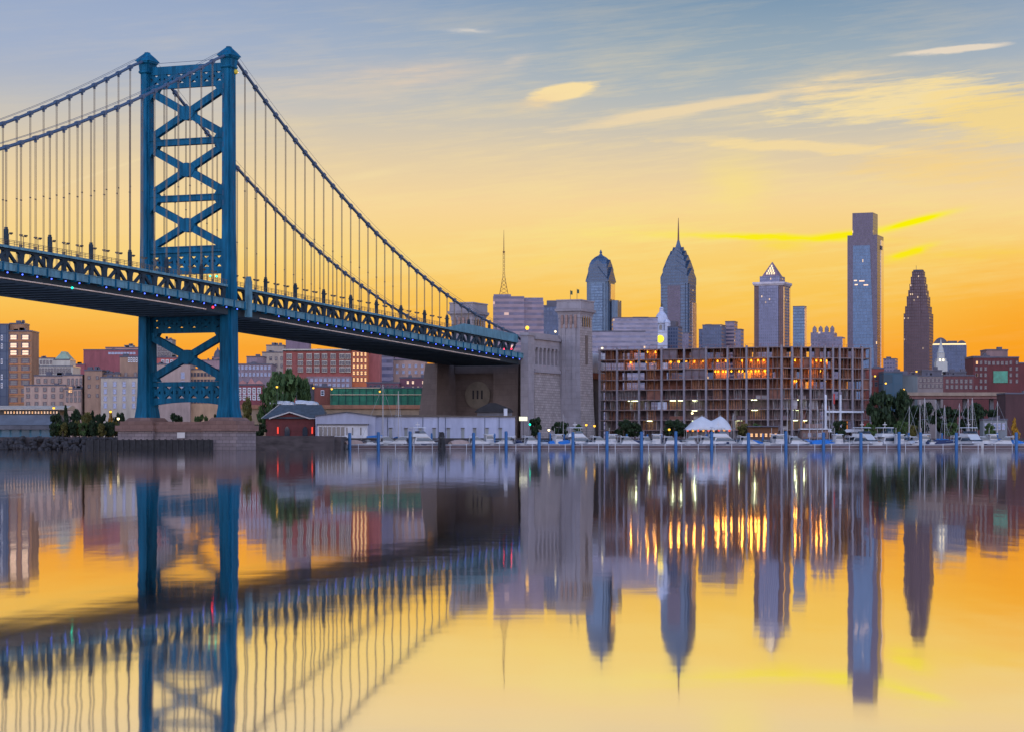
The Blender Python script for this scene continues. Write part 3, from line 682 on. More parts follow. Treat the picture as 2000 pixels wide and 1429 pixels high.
for a, b, v in ((-.55,-.35,549),(-.2,.15,550),(.1,.4,558),(-.5,-.3,557)): m_.box(hx*a, hx*b, -hy-.62, -hy-.51, zpx(D,v)-1.4, zpx(D,v))
build(m_, 'lit_floor', glow('lit_office_floor', (1.0, .62, .36), .8), t)
# --- pyramid topped tower
D = 3080; t = tower_root('pyramid_top_tower', 'grey stone office tower with wide cornice and glazed pyramid roof', 'skyscraper', 1508.5, D)
h = 19.8; zt = zpx(D, 560); m_ = MB()
for sx in (-1, 1):
    for sy in (-1, 1): m_.box(min(sx*h, sx*(h-6.5)), max(sx*h, sx*(h-6.5)), min(sy*(h-1.2), sy*(h-7)), max(sy*(h-1.2), sy*(h-7)), 0, zt)
build(m_, 'corner_pier', fl['mellstone'], t)
build(MB().box(-h+6.52, h-6.52, -h, h, 0, zt), 'shaft', fl['mellon'], t)
for q0, q1 in ((-18, -14.6), (12.2, 17.2)): build(MB().box(h-.1, h+.25, q0, q1, 0, zt-2), 'side_glass', gold, t)
build(MB().box(-h+.6, h-.6, -h+7.1, h-7.1, 0, zt), 'side_bay', fl['mellon'], t)
build(MB().loft([ringsq(h,h,zt), ringsq(h+1.6,h+1.6,zt+2.5), ringsq(h+1.6,h+1.6,zpx(D,553))]), 'cornice', mt_cream, t)
build(MB().box(-13.6, 13.6, -13.6, 13.6, zpx(D,553)+.01, zpx(D,541)), 'attic', fl['mellon'], t)
py = build(MB().loft([ringsq(11.2,11.2,zpx(D,541)+.01), ringsq(.2,.2,zpx(D,512))]), 'pyramid', mat('mauve_pyramid_lattice', lin(120,96,110), .5, .2, .12, .3), t)
m_ = MB()
for r in range(4):
    for k in range(4 - r):
        f = (.12 + .17*r); z = zpx(D,541) + f*(zpx(D,512)-zpx(D,541)); y = -11.2*(1-f) - .25; x = (k - (3-r)/2) * 3.2
        m_.loft([[(x-1.0, y, z), (x+1.0, y, z), (x+1.0, y+.4, z), (x-1.0, y+.4, z)], [(x-.9, y+1.3, z+3.2), (x+.9, y+1.3, z+3.2), (x+.9, y+1.7, z+3.2), (x-.9, y+1.7, z+3.2)]])
build(m_, 'glazing', glow('lit_pyramid_glass', (1.0, .74, .36), .5), py)
# --- stepped granite tower
D = 3030; t = tower_root('stepped_tower', 'rose brown granite tower narrowing in many steps to a flat top', 'skyscraper', 1794, D, GRID*.9)
steps = [(31.5, 613.5), (28.5, 599.5), (25.0, 580), (21.9, 568), (19.2, 555.7), (16.6, 541.7), (14, 531)]
zb = 0; m_ = MB()
for hw, v in steps:
    q = hw * D/F / 1.26; m_.box(-q, q, -q, q, zb, zpx(D, v)); zb = zpx(D, v) + .01
build(m_, 'stepped_shaft', fl['bell'], t)
for k, (hw, v) in enumerate(steps[:5]):
    q = hw * D/F / 1.26; build(MB().box(-q*.35, q*.35, -q-.6, -q+.4, 0 if k == 0 else zpx(D, steps[k-1][1]), zpx(D, v) + 5), 'centre_bay', fl['bell'], t)
build(MB().box(-6, 6, -6, 6, zb, zb+2.2).tube([(-3,0,zb+2),(-3,0,zb+8)], .25, 4), 'roof_plant', mt_cap, t)
# --- thin blue slab and the little domed block beside it
D = 2900; t = tower_root('blue_slab_tower', 'narrow blue glass slab just right of the pyramid tower', 'office tower', 1562, D)
build(MB().box(-7.2, 7.2, -6, 6, 0, zpx(D,600)), 'shaft', fl['slab'], t); build(MB().box(7.15, 7.4, -4, 6, 0, zpx(D,603)), 'side_glass', gold, t); build(MB().box(-7.3, 7.3, -6.1, 6.1, zpx(D,600)+.01, zpx(D,598.5)), 'roof_edge', mt_cap, t)
D = 2300; t = tower_root('turreted_apartment_block', 'stepped apartment block with four small domed roof turrets', 'apartment block', 1618, D, GRID*.8)
build(MB().box(-16, 7, -10, 10, 0, zpx(D,650)), 'wall', fl['office'], t); build(MB().box(7.02, 15, -10, 10, 0, zpx(D,659)), 'side_wing', fl['office'], t); build(MB().box(14.9, 15.3, -8, 9, 0, zpx(D,662)), 'side_glass', gold, t)
for i, x in enumerate((-12.5, -6.5, -.5, 5)):
    z = zpx(D,650); a = build(MB().box(x-1.8, x+1.8, -9, -5.4, z+.01, z+3.2), 'roof_turret', fl['office'], t)
    build(MB().lathe([(2.2,z+3.21),(1.9,z+4.4),(1.0,z+5.5),(.1,z+6.6)], x, -7.2, 10), 'dome', mat('pale_dome_copper_%d' % i, lin(120,104,108), .6, .2, .1, .4), a)
# --- clock tower
D = 2740; t = tower_root('clock_tower', 'white domed city hall clock tower with glowing yellow clock face', 'clock tower', 1292, D, R(-12))
mw = mat('pale_clock_tower_stone', lin(160,166,186), .75, 0, .12, .15)
w_ = 11.6
build(MB().box(-w_, w_, -w_, w_, 0, zpx(D,676)).box(-w_-.8, w_+.8, -w_-.8, w_+.8, zpx(D,676)+.01, zpx(D,673)), 'tower_base', mw, t)
ck = build(MB().box(-w_+1, w_-1, -w_+1, w_-1, zpx(D,673)+.01, zpx(D,650)).box(-w_+.2, w_-.2, -w_+.2, w_-.2, zpx(D,650)+.01, zpx(D,647)), 'clock_stage', mw, t)
def disc(r, y, z, th=.5, n=24): return MB().loft([[(r*cos(2*pi*k/n), yy, z + r*sin(2*pi*k/n)) for k in range(n)] for yy in (y, y+th)])
cz = zpx(D, 663)
build(disc(4.4, -w_+.3, cz), 'clock_face', glow('glowing_yellow_clock', (1.0, .72, .02), 1.05), ck)
build(MB().beam((0,-w_+.2,cz),(1.5,-w_+.2,cz+2.2),.35,.3,(0,1,0)).beam((0,-w_+.15,cz),(.6,-w_+.15,cz-3.2),.3,.3,(0,1,0)), 'clock_hand', M['iron'], ck)
m_ = MB()
for sx in (-1, 1):
    for sy in (-1, 1): m_.lathe([(2.6,zpx(D,647)),(2.6,zpx(D,632)),(3.0,zpx(D,631)),(1.6,zpx(D,627)),(.2,zpx(D,624))], sx*7.2, sy*7.2, 8)
build(m_, 'corner_column', mw, t)
bf = build(MB().lathe([(7.6,zpx(D,647)+.01),(7.4,zpx(D,632))], 0, 0, 8), 'belfry', mw, t)
for a in (-pi/2, -pi/2+pi/4, -pi/2-pi/4): build(MB().extr([(-1.5,zpx(D,645)),(1.5,zpx(D,645)),(1.5,zpx(D,637)),(.8,zpx(D,635)),(0,zpx(D,634.5)),(-.8,zpx(D,635)),(-1.5,zpx(D,637))], 'y', -.5, .5), 'arched_opening', M['darkglass'], bf, loc=(7.1*cos(a), 7.1*sin(a), 0), rot=(0, 0, a+pi/2))
build(MB().lathe([(8.6,zpx(D,632)+.02),(8.5,zpx(D,629)),(7.6,zpx(D,622)),(5.6,zpx(D,615)),(3.6,zpx(D,611)),(2.6,zpx(D,609)),(2.3,zpx(D,604)),(2.7,zpx(D,603)),(1.3,zpx(D,600))], 0, 0, 16), 'dome', mw, t)
build(MB().lathe([(1.0,zpx(D,600)),(1.1,zpx(D,597)),(.7,zpx(D,594)),(.5,zpx(D,592)),(.1,zpx(D,590.5))], 0, 0, 8), 'statue', M['iron'], t)
# --- banded office with the lattice mast on its roof
D = 1500; t = tower_root('banded_office_tower', 'mauve office tower with pale horizontal bands behind the bridge end', 'office tower', 1012, D, 0)
k = D/F
build(MB().box(-49*k, 12*k, 0, 22, 0, zpx(D,579)), 'wall', fl['stripe'], t); build(MB().box(12*k+.02, 50*k, 3, 22, 0, zpx(D,588)), 'wall', fl['stripe'], t)
build(MB().box(12*k+.1, 49*k, 3.6, 21, zpx(D,588)+.01, zpx(D,581)).box(-48*k, -14*k, 1, 21, zpx(D,579)+.01, zpx(D,575)), 'roof_plant', fl['office'], t)
t2 = thing('radio_mast', 'tall thin rust coloured lattice radio mast on the banded office roof', 'mast', (px(984, D), D+8, pz(575, D)), 0)
ht = pz(447, D) - pz(575, D); m_ = MB()
lev = [0, .06, .12, .18, .24, .30, .36, .42, .48, .54, .60, .66]
wd = lambda f: 2.3*(1-f/.34)**1.3 + .55 if f < .34 else .55
for a, b in zip(lev, lev[1:]):
    for sx in (-1, 1):
        for sy in (-1, 1):
            m_.beam((sx*wd(a), sy*wd(a), a*ht), (sx*wd(b), sy*wd(b), b*ht), .2, .2); m_.beam((sx*wd(a), sy*wd(a), a*ht), (-sx*wd(b), sy*wd(b), b*ht), .12, .12)
build(m_, 'lattice', mat('rusty_red_mast_paint', (.10, .035, .025), .6, .2, .2, .6), t2)
build(MB().tube([(0,0,.64*ht),(0,0,.66*ht),(0,0,.661*ht),(0,0,.67*ht),(0,0,.671*ht),(0,0,.86*ht),(0,0,ht)], [.32,.32,.9,.9,.3,.22,.08], 6), 'antenna', bpy.data.materials['rusty_red_mast_paint'], t2)
# --- other skyline blocks: name, label, cat, u0, u1, vtop, D, depth, material, turn, [roof boxes (fraction x0,x1,vtop)]
def block(name, label, cat, u0, u1, vt, D, dep, m, rz=0.0, roofs=(), cap=True, wallname='wall'):
    a = abs(rz + atan2((u0+u1)/2 - 1000, F)); sil = (u1-u0)*D/F; w_ = max(.3*sil, (sil - dep*sin(a)) / cos(a)); hx = w_/2; hy = dep/2
    t = thing(name, label, cat, (px((u0+u1)/2, D), D + hy, GZ), rz)
    H = pz(vt, D + hy) - GZ
    build(MB().box(-hx, hx, -hy, hy, 0, H), wallname, m, t)
    if cap: build(MB().box(-hx-.25, hx+.25, -hy-.25, -hy+.35, H+.01, H+.9).box(-hx-.25, -hx+.35, -hy+.36, hy, H+.01, H+.9).box(hx-.35, hx+.25, -hy+.36, hy, H+.01, H+.9), 'parapet', mt_cap, t)
    for (f0, f1, v) in roofs:
        build(MB().box(-hx + f0*w_, -hx + f1*w_, -hy*.6, hy*.7, H+.02, pz(v, D+hy)-GZ), 'roof_house', mt_cap, t)
    return t, hx, hy, H
G8 = GRID*.8
block('dark_blue_office', 'dark blue office block directly behind the tall anchorage turret', 'office block', 1060, 1100, 600, 1800, 18, fl['bluegrid'], 0, [(.2, .8, 588)])
block('low_banded_office', 'long pale low office with bluish window bands left of the clock tower', 'office block', 1152, 1262, 650, 1900, 30, fl['stripe2'], 0)
block('pale_slab_office', 'wide pale grey office slab between the gabled skyscraper and the clock tower', 'office block', 1196, 1286, 623, 2350, 26, fl['stripe2'], 0, [(.45, .8, 620)])
block('dark_clad_office', 'blue grey office block just right of the clock tower', 'office block', 1305, 1334, 640, 2400, 20, fl['bluegrid'], G8, [(.2, .7, 628)])
block('rose_office', 'small rose coloured office below the spired skyscraper', 'office block', 1334, 1352, 652, 2300, 14, fl['office'], G8)
block('grey_office', 'plain grey office block between the spired and pyramid towers', 'office block', 1374, 1420, 637, 2250, 22, fl['bluegrid'], G8, [(.1, .4, 634)])
block('lit_corner_office', 'taller office with orange lit side next to the plain grey office', 'office block', 1418, 1442, 630, 2280, 16, fl['stripe'], G8)
block('reddish_apartments', 'reddish apartment block left of the pyramid topped tower', 'apartment block', 1438, 1454, 645, 2200, 14, fl['office'], G8)
block('low_rose_block', 'low hazy rose block at the foot of the tallest tower', 'office block', 1728, 1756, 702, 2500, 18, fl['office'], G8, [(.2, .5, 697)])
block('far_grey_wing', 'low grey wing at the foot of the spired skyscraper', 'office block', 1366, 1378, 645, 2500, 14, fl['bluegrid'], G8)
t, hx, hy, H = block('arched_roof_office', 'blue grey office with glowing cornice and rounded gables behind the church steeple', 'office block', 1824, 1891, 675, 2300, 20, fl['bluegrid'], G8*.5, cap=False)
build(MB().box(-hx+.6, hx-.6, -hy+.6, hy-.6, H+.3, H+1.6), 'lit_cornice', glow('glowing_cornice', (1.0, .78, .35), .55), t)
for a, b, k_ in ((-hx+1, -hx*.1, 1.0), (hx*.45, hx-.5, .8)):
    n_ = 10; build(MB().extr([(a + (b-a)*i/n_, H+1.7 + (b-a)*.42*k_*sin(pi*i/n_)**.7) for i in range(n_+1)], 'y', -hy+.5, hy-.5), 'rounded_gable', mt_cap, t)
build(MB().box(-hx*.1, hx*.45, -hy+1, hy-1, H+1.61, H+4.2), 'roof_house', mt_cap, t)
# --- church steeple, floodlit
D = 1500; t = tower_root('church_steeple', 'slender white floodlit church steeple in front of the arched roof office', 'steeple', 1839.5, D, 0)
k = D/F
mst = mat('white_steeple_paint', (.36, .36, .35), .7, 0, .06, .6)
build(MB().box(-11*k, 11*k, 0, 7, 0, zpx(D,706)).box(-9*k, 9*k, .6, 6.4, zpx(D,706)+.01, zpx(D,700)), 'tower_base', mst, t)
build(MB().lathe([(7.5*k,zpx(D,700)+.01),(7.5*k,zpx(D,690)),(8.3*k,zpx(D,689)),(6*k,zpx(D,687)),(5.2*k,zpx(D,681)),(4.2*k,zpx(D,680)),(1.4*k,zpx(D,668)),(.3*k,zpx(D,661))], 0, 3.4, 8), 'spire', mst, t)
for x in (-3.2*k, 3.2*k): build(MB().box(x-.45, x+.45, .3, .61, zpx(D,706)+.3, zpx(D,701)), 'belfry_window', M['lampw'], t)
# ------------------------------------------------------------------ mid-distance city behind and left of the bridge
def plaster(name, r, g, b, var=.14): return mat(name, lin(r*.98, g*.97, b*.83), .85, 0, var, .35, vs=(1, 1, .3))
WIN = {}
def win_mesh(kind):
    """unit window 1 x 1: a proud frame round a recessed pane"""
    if kind not in WIN:
        m_ = MB(); t = .13
        m_.box(-.5, -.5+t, -.10, .05, -.5, .5).box(.5-t, .5, -.10, .05, -.5, .5).box(-.5+t, .5-t, -.10, .05, -.5, -.5+t).box(-.5+t, .5-t, -.10, .05, .5-t, .5)
        m_.box(-.5+t, .5-t, -.05, .04, -.04, .04)
        m_.cur = 1; m_.box(-.5+t, .5-t, -.03, .04, -.5+t, .5-t)
        me = m_.mesh('window'); WIN[kind] = me
        fr, gl = {'dark': ('wf_dark', 'darkglass'), 'pale': ('wf_pale', 'paneblue'), 'lit': ('wf_dark', 'lit_sky_pane'), 'white': ('wf_white', 'darkglass'), 'amber': ('wf_dark', 'amberpane')}[kind]
        me.materials.append(WM[fr]); me.materials.append(WM[gl])
    return WIN[kind]
WM = dict(wf_dark=mat('brown_window_frame', lin(92, 78, 88), .7, 0, .1, 1), wf_pale=mat('grey_window_frame', lin(150, 146, 160), .7, 0, .1, 1), wf_white=mat('white_window_frame', lin(205, 205, 215), .6, 0, .05, 1),
    darkglass=M['darkglass'], paneblue=mat('sky_blue_pane', lin(118, 132, 165), .2, .3, 0), lit_sky_pane=glow('peach_lit_and_sky_pane', (1.0, .66, .40), .55), amberpane=glow('amber_lit_pane', (1.0, .52, .18), .6))
def wins(t, pts, ww, wh, kind, y, depth=1.6):
    for x, z in pts: link('window', win_mesh(kind), None, t, (x, y, z), None, (ww, depth, wh))
def ugrid(t, u0, u1, nx, vs, D, ww, wh, kind, y, skip=(), cx=None):
    """windows of one facade: nx columns between photo columns u0..u1 on the rows vs"""
    tx = t.location.x
    for j, v in enumerate(vs):
        for i in range(nx):
            if (i, j) in skip: continue
            u = u0 + (u1-u0)*(i/(nx-1) if nx > 1 else .5)
            wins(t, [(px(u, D) - tx, pz(v, D) - GZ)], ww, wh, kind, y)
def mass(name, label, cat, D, vols, m, rz=0):
    """building from photo boxes (u0,u1,vtop,dy,dep[,material]) at depth D; root at the first box"""
    u0, u1 = vols[0][:2]; t = thing(name, label, cat, (px((u0+u1)/2, D), D, GZ), rz); tx = t.location.x
    for k, vv in enumerate(vols):
        a, b, v, dy, dep = vv[:5]; mm = vv[5] if len(vv) > 5 else m; q = k*.003
        build(MB().box(px(a,D)-tx+q, px(b,D)-tx-q, dy, dy+dep, 0 if len(vv) < 7 else pz(vv[6],D)-GZ, pz(v,D)-GZ), 'wall', mm, t)
        build(MB().box(px(a,D)-tx-.2, px(b,D)-tx+.2, dy-.2, dy+dep, pz(v,D)-GZ+.01, pz(v,D)-GZ+.6), 'parapet', vv[7] if len(vv) > 7 else mt_cap, t)
        rg = random.Random(int(a)*7 + int(v))
        for q in range(rg.randint(1, 3)):
            xa = px(a,D)-tx + (px(b,D)-px(a,D))*rg.uniform(.1, .8); wq = rg.uniform(1.0, 2.6); hq = rg.uniform(.5, 1.4); zq = pz(v,D)-GZ+.61
            build(MB().box(xa, xa+wq, dy+2, dy+4, zq, zq+hq), 'roof_unit', mt_cap, t)
    return t
# far left modern tower
brick_m = plaster('pinkish_brown_brick', 150, 112, 100); navy_p = facade('navy_panel_wall', lin(42,54,78), lin(48,64,88), 3, 4, .9, .94, 0, metal=.2, rough=.35)
t = mass('modern_apartment_tower', 'tall narrow brick and navy apartment tower at the left edge of the city', 'apartment tower', 1050, [(17,62,648,0,16), (17.2,45,633,2,12), (-40,17,635,-.4,18,navy_p)], brick_m); D = 1050
tx = t.location.x
for k, v in enumerate((659,674.6,689,704.6,719,733.7,747,763,780)):
    for u in (26.4, 49.6):
        wins(t, [(px(u,D)-tx, pz(v,D)-GZ)], 3.7, 2.7 if k < 3 else 2.3, 'lit' if k < 3 else 'dark', -.02)  # upper panes glow in place of sky seen through them
    build(MB().box(px(18.5,D)-tx, px(61,D)-tx, -.22, -.005, pz(v+7.4,D)-GZ, pz(v+5,D)-GZ), 'spandrel', plaster('orange_brown_spandrel_%d' % k, 168, 112, 88), t)
for v in (660, 676, 706, 736, 752): wins(t, [(px(4,D)-tx, pz(v,D)-GZ)], .8, 2.4, 'white', -.42)
D = 1000
pink = plaster('faded_pink_stucco', 165, 140, 150); tanm = plaster('dusty_tan_stucco', 146, 118, 118); panel = plaster('pale_grey_panel', 168, 158, 172)
t = mass('pink_warehouse_block', 'pale pink stepped masonry block with small square windows beside the modern tower', 'building', D, [(47,128,753,0,22), (64,121,734,3,18), (121,160,733,1,20), (128.2,160,760,-2,3)], pink)
ugrid(t, 55, 120, 5, (760, 773, 788), D, 1.5, 1.9, 'dark', -.02); ugrid(t, 72, 114, 4, (743,), D, 1.5, 1.9, 'dark', 2.98); ugrid(t, 133, 157, 4, (745,), D, 1.0, 3.0, 'dark', .98); ugrid(t, 133, 157, 4, (768, 780), D, 1.0, 2.2, 'dark', -2.02)
wins(t, [(px(139.5,D)-t.location.x, pz(761,D)-GZ)], 2.2, 3.0, 'amber', -2.06)
t = mass('tan_loft_block', 'dusty tan loft block with paler panelled front just left of the bridge tower', 'building', D, [(165,199,724,0,22), (198,272,738,-1.5,22,panel), (231,272,697,4,14), (199,232,730,3,16)], tanm)
ugrid(t, 207, 262, 4, (750, 764, 778, 792), D, 1.5, 2.4, 'pale', -1.52); ugrid(t, 207, 262, 4, (730.5,), D, 1.3, 1.8, 'dark', 2.98, skip=((0,0),)); ugrid(t, 174, 190, 2, (737, 754, 772), D, 1.2, 1.6, 'dark', -.02); ugrid(t, 249, 264, 4, (702,), D, .8, 2.0, 'white', 3.98)
D = 1350
wh = plaster('chalky_white_stone', 172, 168, 186)
t = mass('white_colonnaded_block', 'chalky white block with arcade and green trimmed mansard roof', 'building', D, [(60,142,716,0,24), (64,104,700,2,18), (104,136,703,1,18)], wh)
tx = t.location.x; m_ = MB(); a, b = px(106,D)-tx, px(135,D)-tx; z0, z1 = pz(703,D)-GZ+.62, pz(686,D)-GZ
m_.loft([[(a,1.2,z0),(b,1.2,z0),(b,18,z0),(a,18,z0)], [(a+2.6,4,z1-1.2),(b-2.6,4,z1-1.2),(b-2.6,15,z1-1.2),(a+2.6,15,z1-1.2)], [(a+3.2,4.5,z1),(b-3.2,4.5,z1),(b-3.2,14,z1),(a+3.2,14,z1)]])
build(m_, 'mansard_roof', plaster('pale_green_copper', 130, 148, 150), t)
ugrid(t, 67, 136, 13, (724,), D, 1.3, 3.4, 'dark', -.02); ugrid(t, 72, 98, 5, (707,), D, 1.2, 2.2, 'dark', 1.98)
D = 1550
mar = plaster('maroon_brick', 128, 72, 92); t = mass('maroon_block', 'maroon brick block with flat pinkish upper storeys beyond the tan lofts', 'building', D, [(163,272,684,0,30), (204,270,679,4,20,plaster('mauve_plaster',160,124,140)), (141,166,712,-1,12), (240,256,675,6,10,wh)], mar)
ugrid(t, 214, 262, 9, (690,), D, 1.8, 1.5, 'pale', -.02)
# seen through the legs of the tower
D = 1250
t = mass('grey_tower_block', 'grey blue tower block seen between the legs of the bridge tower', 'building', D, [(306,336,664,0,14)], plaster('blue_grey_render', 126, 122, 142)); ugrid(t, 311, 331, 4, (672,682,692,702), D, 1.3, 2.0, 'dark', -.02)
t = mass('red_brick_block', 'red brick block seen between the bridge legs under the cross brace', 'building', D-30, [(303,348,699,0,14)], plaster('rose_red_brick', 156, 82, 92)); ugrid(t, 318, 344, 4, (706,), D-30, 1.6, 2.0, 'white', -.02)
D = 1120
t = mass('pale_pink_hall', 'plain pale pink hall seen low between the legs of the bridge tower', 'building', D, [(300,371,712,0,20)], plaster('pale_mauve_stucco', 158, 138, 154)); ugrid(t, 352, 362, 1, (733,750), D, 2.0, 3.4, 'pale', -.02)
t = mass('tan_mill_block', 'tan mill block with rows of windows seen through the bridge tower', 'building', D+4, [(367,436,722,0,20)], plaster('warm_tan_brick', 172, 140, 132)); ugrid(t, 374, 428, 9, (731,744,757,770,783), D+4, 1.3, 1.9, 'dark', -.02)
D = 1700
t = mass('domed_rooftop_block', 'mauve block with a small domed roof lantern right of centre in the tower opening', 'building', D, [(394,434,704,0,20), (414,432,698,2,10)], plaster('hazy_mauve_stone', 140, 116, 142))
build(MB().lathe([(3.0,0),(2.8,2.0),(2.0,4.0),(.8,5.2),(.2,7.0)], 0, 0, 10), 'dome', mt_cap, t, loc=(px(423,D)-t.location.x, 7, pz(698,D)-GZ+.61))
# right of the tower
D = 1300
pur = plaster('purple_grey_brick', 126, 110, 140)
t = mass('purple_institution', 'purple grey institutional block with a row of pale windows right of the bridge tower', 'building', D, [(440,531,712,0,24), (480,513,697,4,16)], pur)
ugrid(t, 466, 526, 9, (718, 731), D, 1.5, 2.2, 'pale', -.02)
t = mass('grey_stepped_block', 'pale grey stepped block rising behind the big tree under the bridge', 'building', D+40, [(512,556,689,0,18), (519,553,675,3,12)], plaster('grey_mauve_stone', 150, 138, 150)); ugrid(t, 518, 550, 4, (700, 714), D+40, 1.4, 2.2, 'dark', -.02)
t = mass('dark_purple_slab', 'dark purple slab block just under the deck behind the brick apartments', 'building', 1500, [(558,604,664,0,14), (604.2,830,690,0,14)], plaster('dusky_purple_render', 112, 96, 130))
D = 980
t = mass('ornate_brick_house', 'ornate red brick house with pale stepped gables beside the tower pier', 'house', D, [(462,512,752,0,10)], plaster('crimson_brick', 122, 62, 80)); tx = t.location.x
for uu in (474, 491, 506): build(MB().extr([(px(uu-8,D)-tx, pz(752,D)-GZ+.62), (px(uu+8,D)-tx, pz(752,D)-GZ+.62), (px(uu+5,D)-tx, pz(745,D)-GZ), (px(uu,D)-tx, pz(737 if uu == 491 else 742,D)-GZ), (px(uu-5,D)-tx, pz(745,D)-GZ)], 'y', -.3, .6), 'gable', plaster('pale_pink_trim_%d' % uu, 165, 118, 135), t)
ugrid(t, 468, 506, 5, (762, 775), D, 1.4, 2.4, 'white', -.02)
# brick and glass apartments
D = 1150
t = mass('brick_apartment_block', 'long red brick and white bay apartment block under the bridge deck', 'apartment block', D, [(553,687,686,0,26), (687.2,718,684,-1,26,plaster('salmon_brick',176,96,70))], plaster('brick_red_bay', 140, 78, 88)); tx = t.location.x
whb = plaster('white_bay_render', 176, 172, 188)
for i, u in enumerate((565, 587, 604, 619, 634, 651, 668, 680)):
    for v in (696, 709, 722):
        b = build(MB().box(px(u-5.2,D)-tx, px(u+5.2,D)-tx, -.9, -.01, pz(v+5,D)-GZ, pz(v-5.4,D)-GZ), 'bay_window', whb, t)
        for du in (-2.5, 2.5): link('window', win_mesh('dark'), None, b, (px(u+du,D)-tx, -.92, pz(v,D)-GZ), None, (1.0, 1.2, 1.9))
build(MB().box(px(552,D)-tx, px(688,D)-tx, -1.6, 4, pz(684.5,D)-GZ, pz(682,D)-GZ), 'roof_cornice', whb, t)
build(MB().box(px(600,D)-tx, px(688,D)-tx, -3.5, -.95, 0, pz(735,D)-GZ), 'lower_storey', plaster('violet_grey_base', 122, 104, 132), t)
ugrid(t, 610, 680, 9, (742, 752), D, 1.5, 1.6, 'pale', -3.52); ugrid(t, 691.5, 714, 4, (692, 704, 716, 728, 741), D, 1.25, 2.3, 'amber', -1.02)
t = mass('rose_party_wall', 'plain rose pink wall block right of the amber lit apartments', 'building', D+10, [(718.5,742,690,0,16)], plaster('rose_plaster', 156, 92, 106))
t = mass('grey_blue_block', 'grey blue block with faint bands near the anchorage under the deck', 'building', D+60, [(742,768,697,0,16), (766,832,703,4,16,plaster('pinkish_grey_render',150,124,136))], facade('grey_blue_bands', lin(128,120,140), lin(104,104,130), 3, 3.6, 1, .5, 0)); ugrid(t, 775, 824, 5, (714, 726), D+60, 1.4, 1.8, 'pale', 3.98)
t = mass('plum_terrace', 'low plum coloured terrace in front of the grey blue block', 'building', 1050, [(716,780,748,0,16), (780.2,832,738,3,14)], plaster('plum_brick', 98, 62, 88)); ugrid(t, 724, 774, 7, (755,), 1050, 1.3, 1.7, 'dark', -.02); ugrid(t, 786, 826, 5, (746, 757), 1050, 1.2, 1.7, 'lit', 2.98, skip=((0,0),(1,1),(3,0)))
# scaffold-netted building and its neighbours
D = 955
net = facade('green_scaffold_net', (.012,.10,.055,1), (.016,.13,.075,1), 2.4, 2.0, .92, .9, 0, metal=0, rough=.8)
t = mass('green_netted_building', 'long low building wrapped in green scaffold netting beside the anchorage', 'building', D, [(645,830,758,0,12)], net); tx = t.location.x
for v in (757, 770): build(MB().box(px(645,D)-tx, px(742 if v == 757 else 830,D)-tx, -.35, -.03, pz(v+.7,D)-GZ, pz(v-.7,D)-GZ), 'scaffold_rail', plaster('pale_rail_%d' % v, 190, 170, 170), t)
for i in range(14): build(MB().box(px(648+i*13.5,D)-tx-.07, px(648+i*13.5,D)-tx+.07, -.3, -.05, 0, pz(758,D)-GZ), 'scaffold_pole', M['truss'], t)
t = mass('dark_shed', 'dark slate coloured shed with flat roof left of the green netting', 'shed', D+6, [(578,616,760,0,10), (586,610,751,2,6)], plaster('dark_slate_render', 72, 70, 92))
wins(t, [(px(589,D)-t.location.x, pz(756,D)-GZ)], 2, 1.6, 'white', 1.98)
t = mass('red_brown_annex', 'red brown annex with small white sign between dark shed and green netting', 'building', D+5, [(614,646,756,0,10)], plaster('red_brown_brick', 118, 66, 66)); wins(t, [(px(628,D)-t.location.x, pz(766,D)-GZ)], 1.4, 2.2, 'white', -.02)
# embankment road
D = 915
t = thing('embankment_wall', 'long beige retaining wall with salmon coping below the waterfront road', 'wall', (px(650,D), D, GZ-.5)); tx = t.location.x
build(MB().box(px(470,D)-tx, px(836,D)-tx, 0, 8, 0, pz(795,D)-GZ), 'wall', plaster('beige_retaining_wall', 150, 128, 124), t)
build(MB().box(px(470,D)-tx, px(836,D)-tx, -.6, 9, pz(795,D)-GZ+.01, pz(787.5,D)-GZ), 'coping', plaster('salmon_parapet', 158, 108, 98), t)
# ------------------------------------------------------------------ left shore: terminal
D = 748
t = thing('waterfront_terminal', 'long low waterfront terminal with white roof edge and lit window band', 'terminal', (px(40,D), D, GZ)); tx = t.location.x
u_ = lambda u: px(u, D) - tx; z_ = lambda v: pz(v, D) - GZ
build(MB().box(u_(-60), u_(112), 0, 20, 0, z_(838)), 'wall', facade('teal_blue_panels', lin(58,104,128), lin(44,84,110), 3.2, 6, .8, .95, 0, metal=.1, rough=.3), t)
build(MB().loft([[(u_(-60),-1.2,z_(829)),(u_(118),-1.2,z_(829)),(u_(118),20,z_(829)),(u_(-60),20,z_(829))], [(u_(-60),5,z_(809)),(u_(112),5,z_(809)),(u_(112),20,z_(809)),(u_(-60),20,z_(809))]]), 'lower_roof', plaster('blue_grey_sheet_roof', 92, 96, 122), t)
build(MB().box(u_(-60), u_(118), -1.6, 1, z_(838)+.01, z_(829.5)), 'fascia', M['concrete_dk'], t)
build(MB().box(u_(-60), u_(110), 6, 19, z_(809)+.01, z_(799)), 'clerestory', plaster('dusky_clerestory', 78, 74, 84), t)
for i in range(18): link('window', win_mesh('lit' if i % 3 else 'amber'), None, t, (u_(2 + i*6), 5.9, z_(804)), None, (.65, 1.2, .95))
build(MB().extr([(5, z_(799)+.01), (20, z_(799)+.01), (20, z_(791)), (14, z_(790)), (5, z_(797.5))], 'x', u_(-60), u_(124)), 'white_roof', plaster('pale_sheet_roof', 176, 160, 168), t)
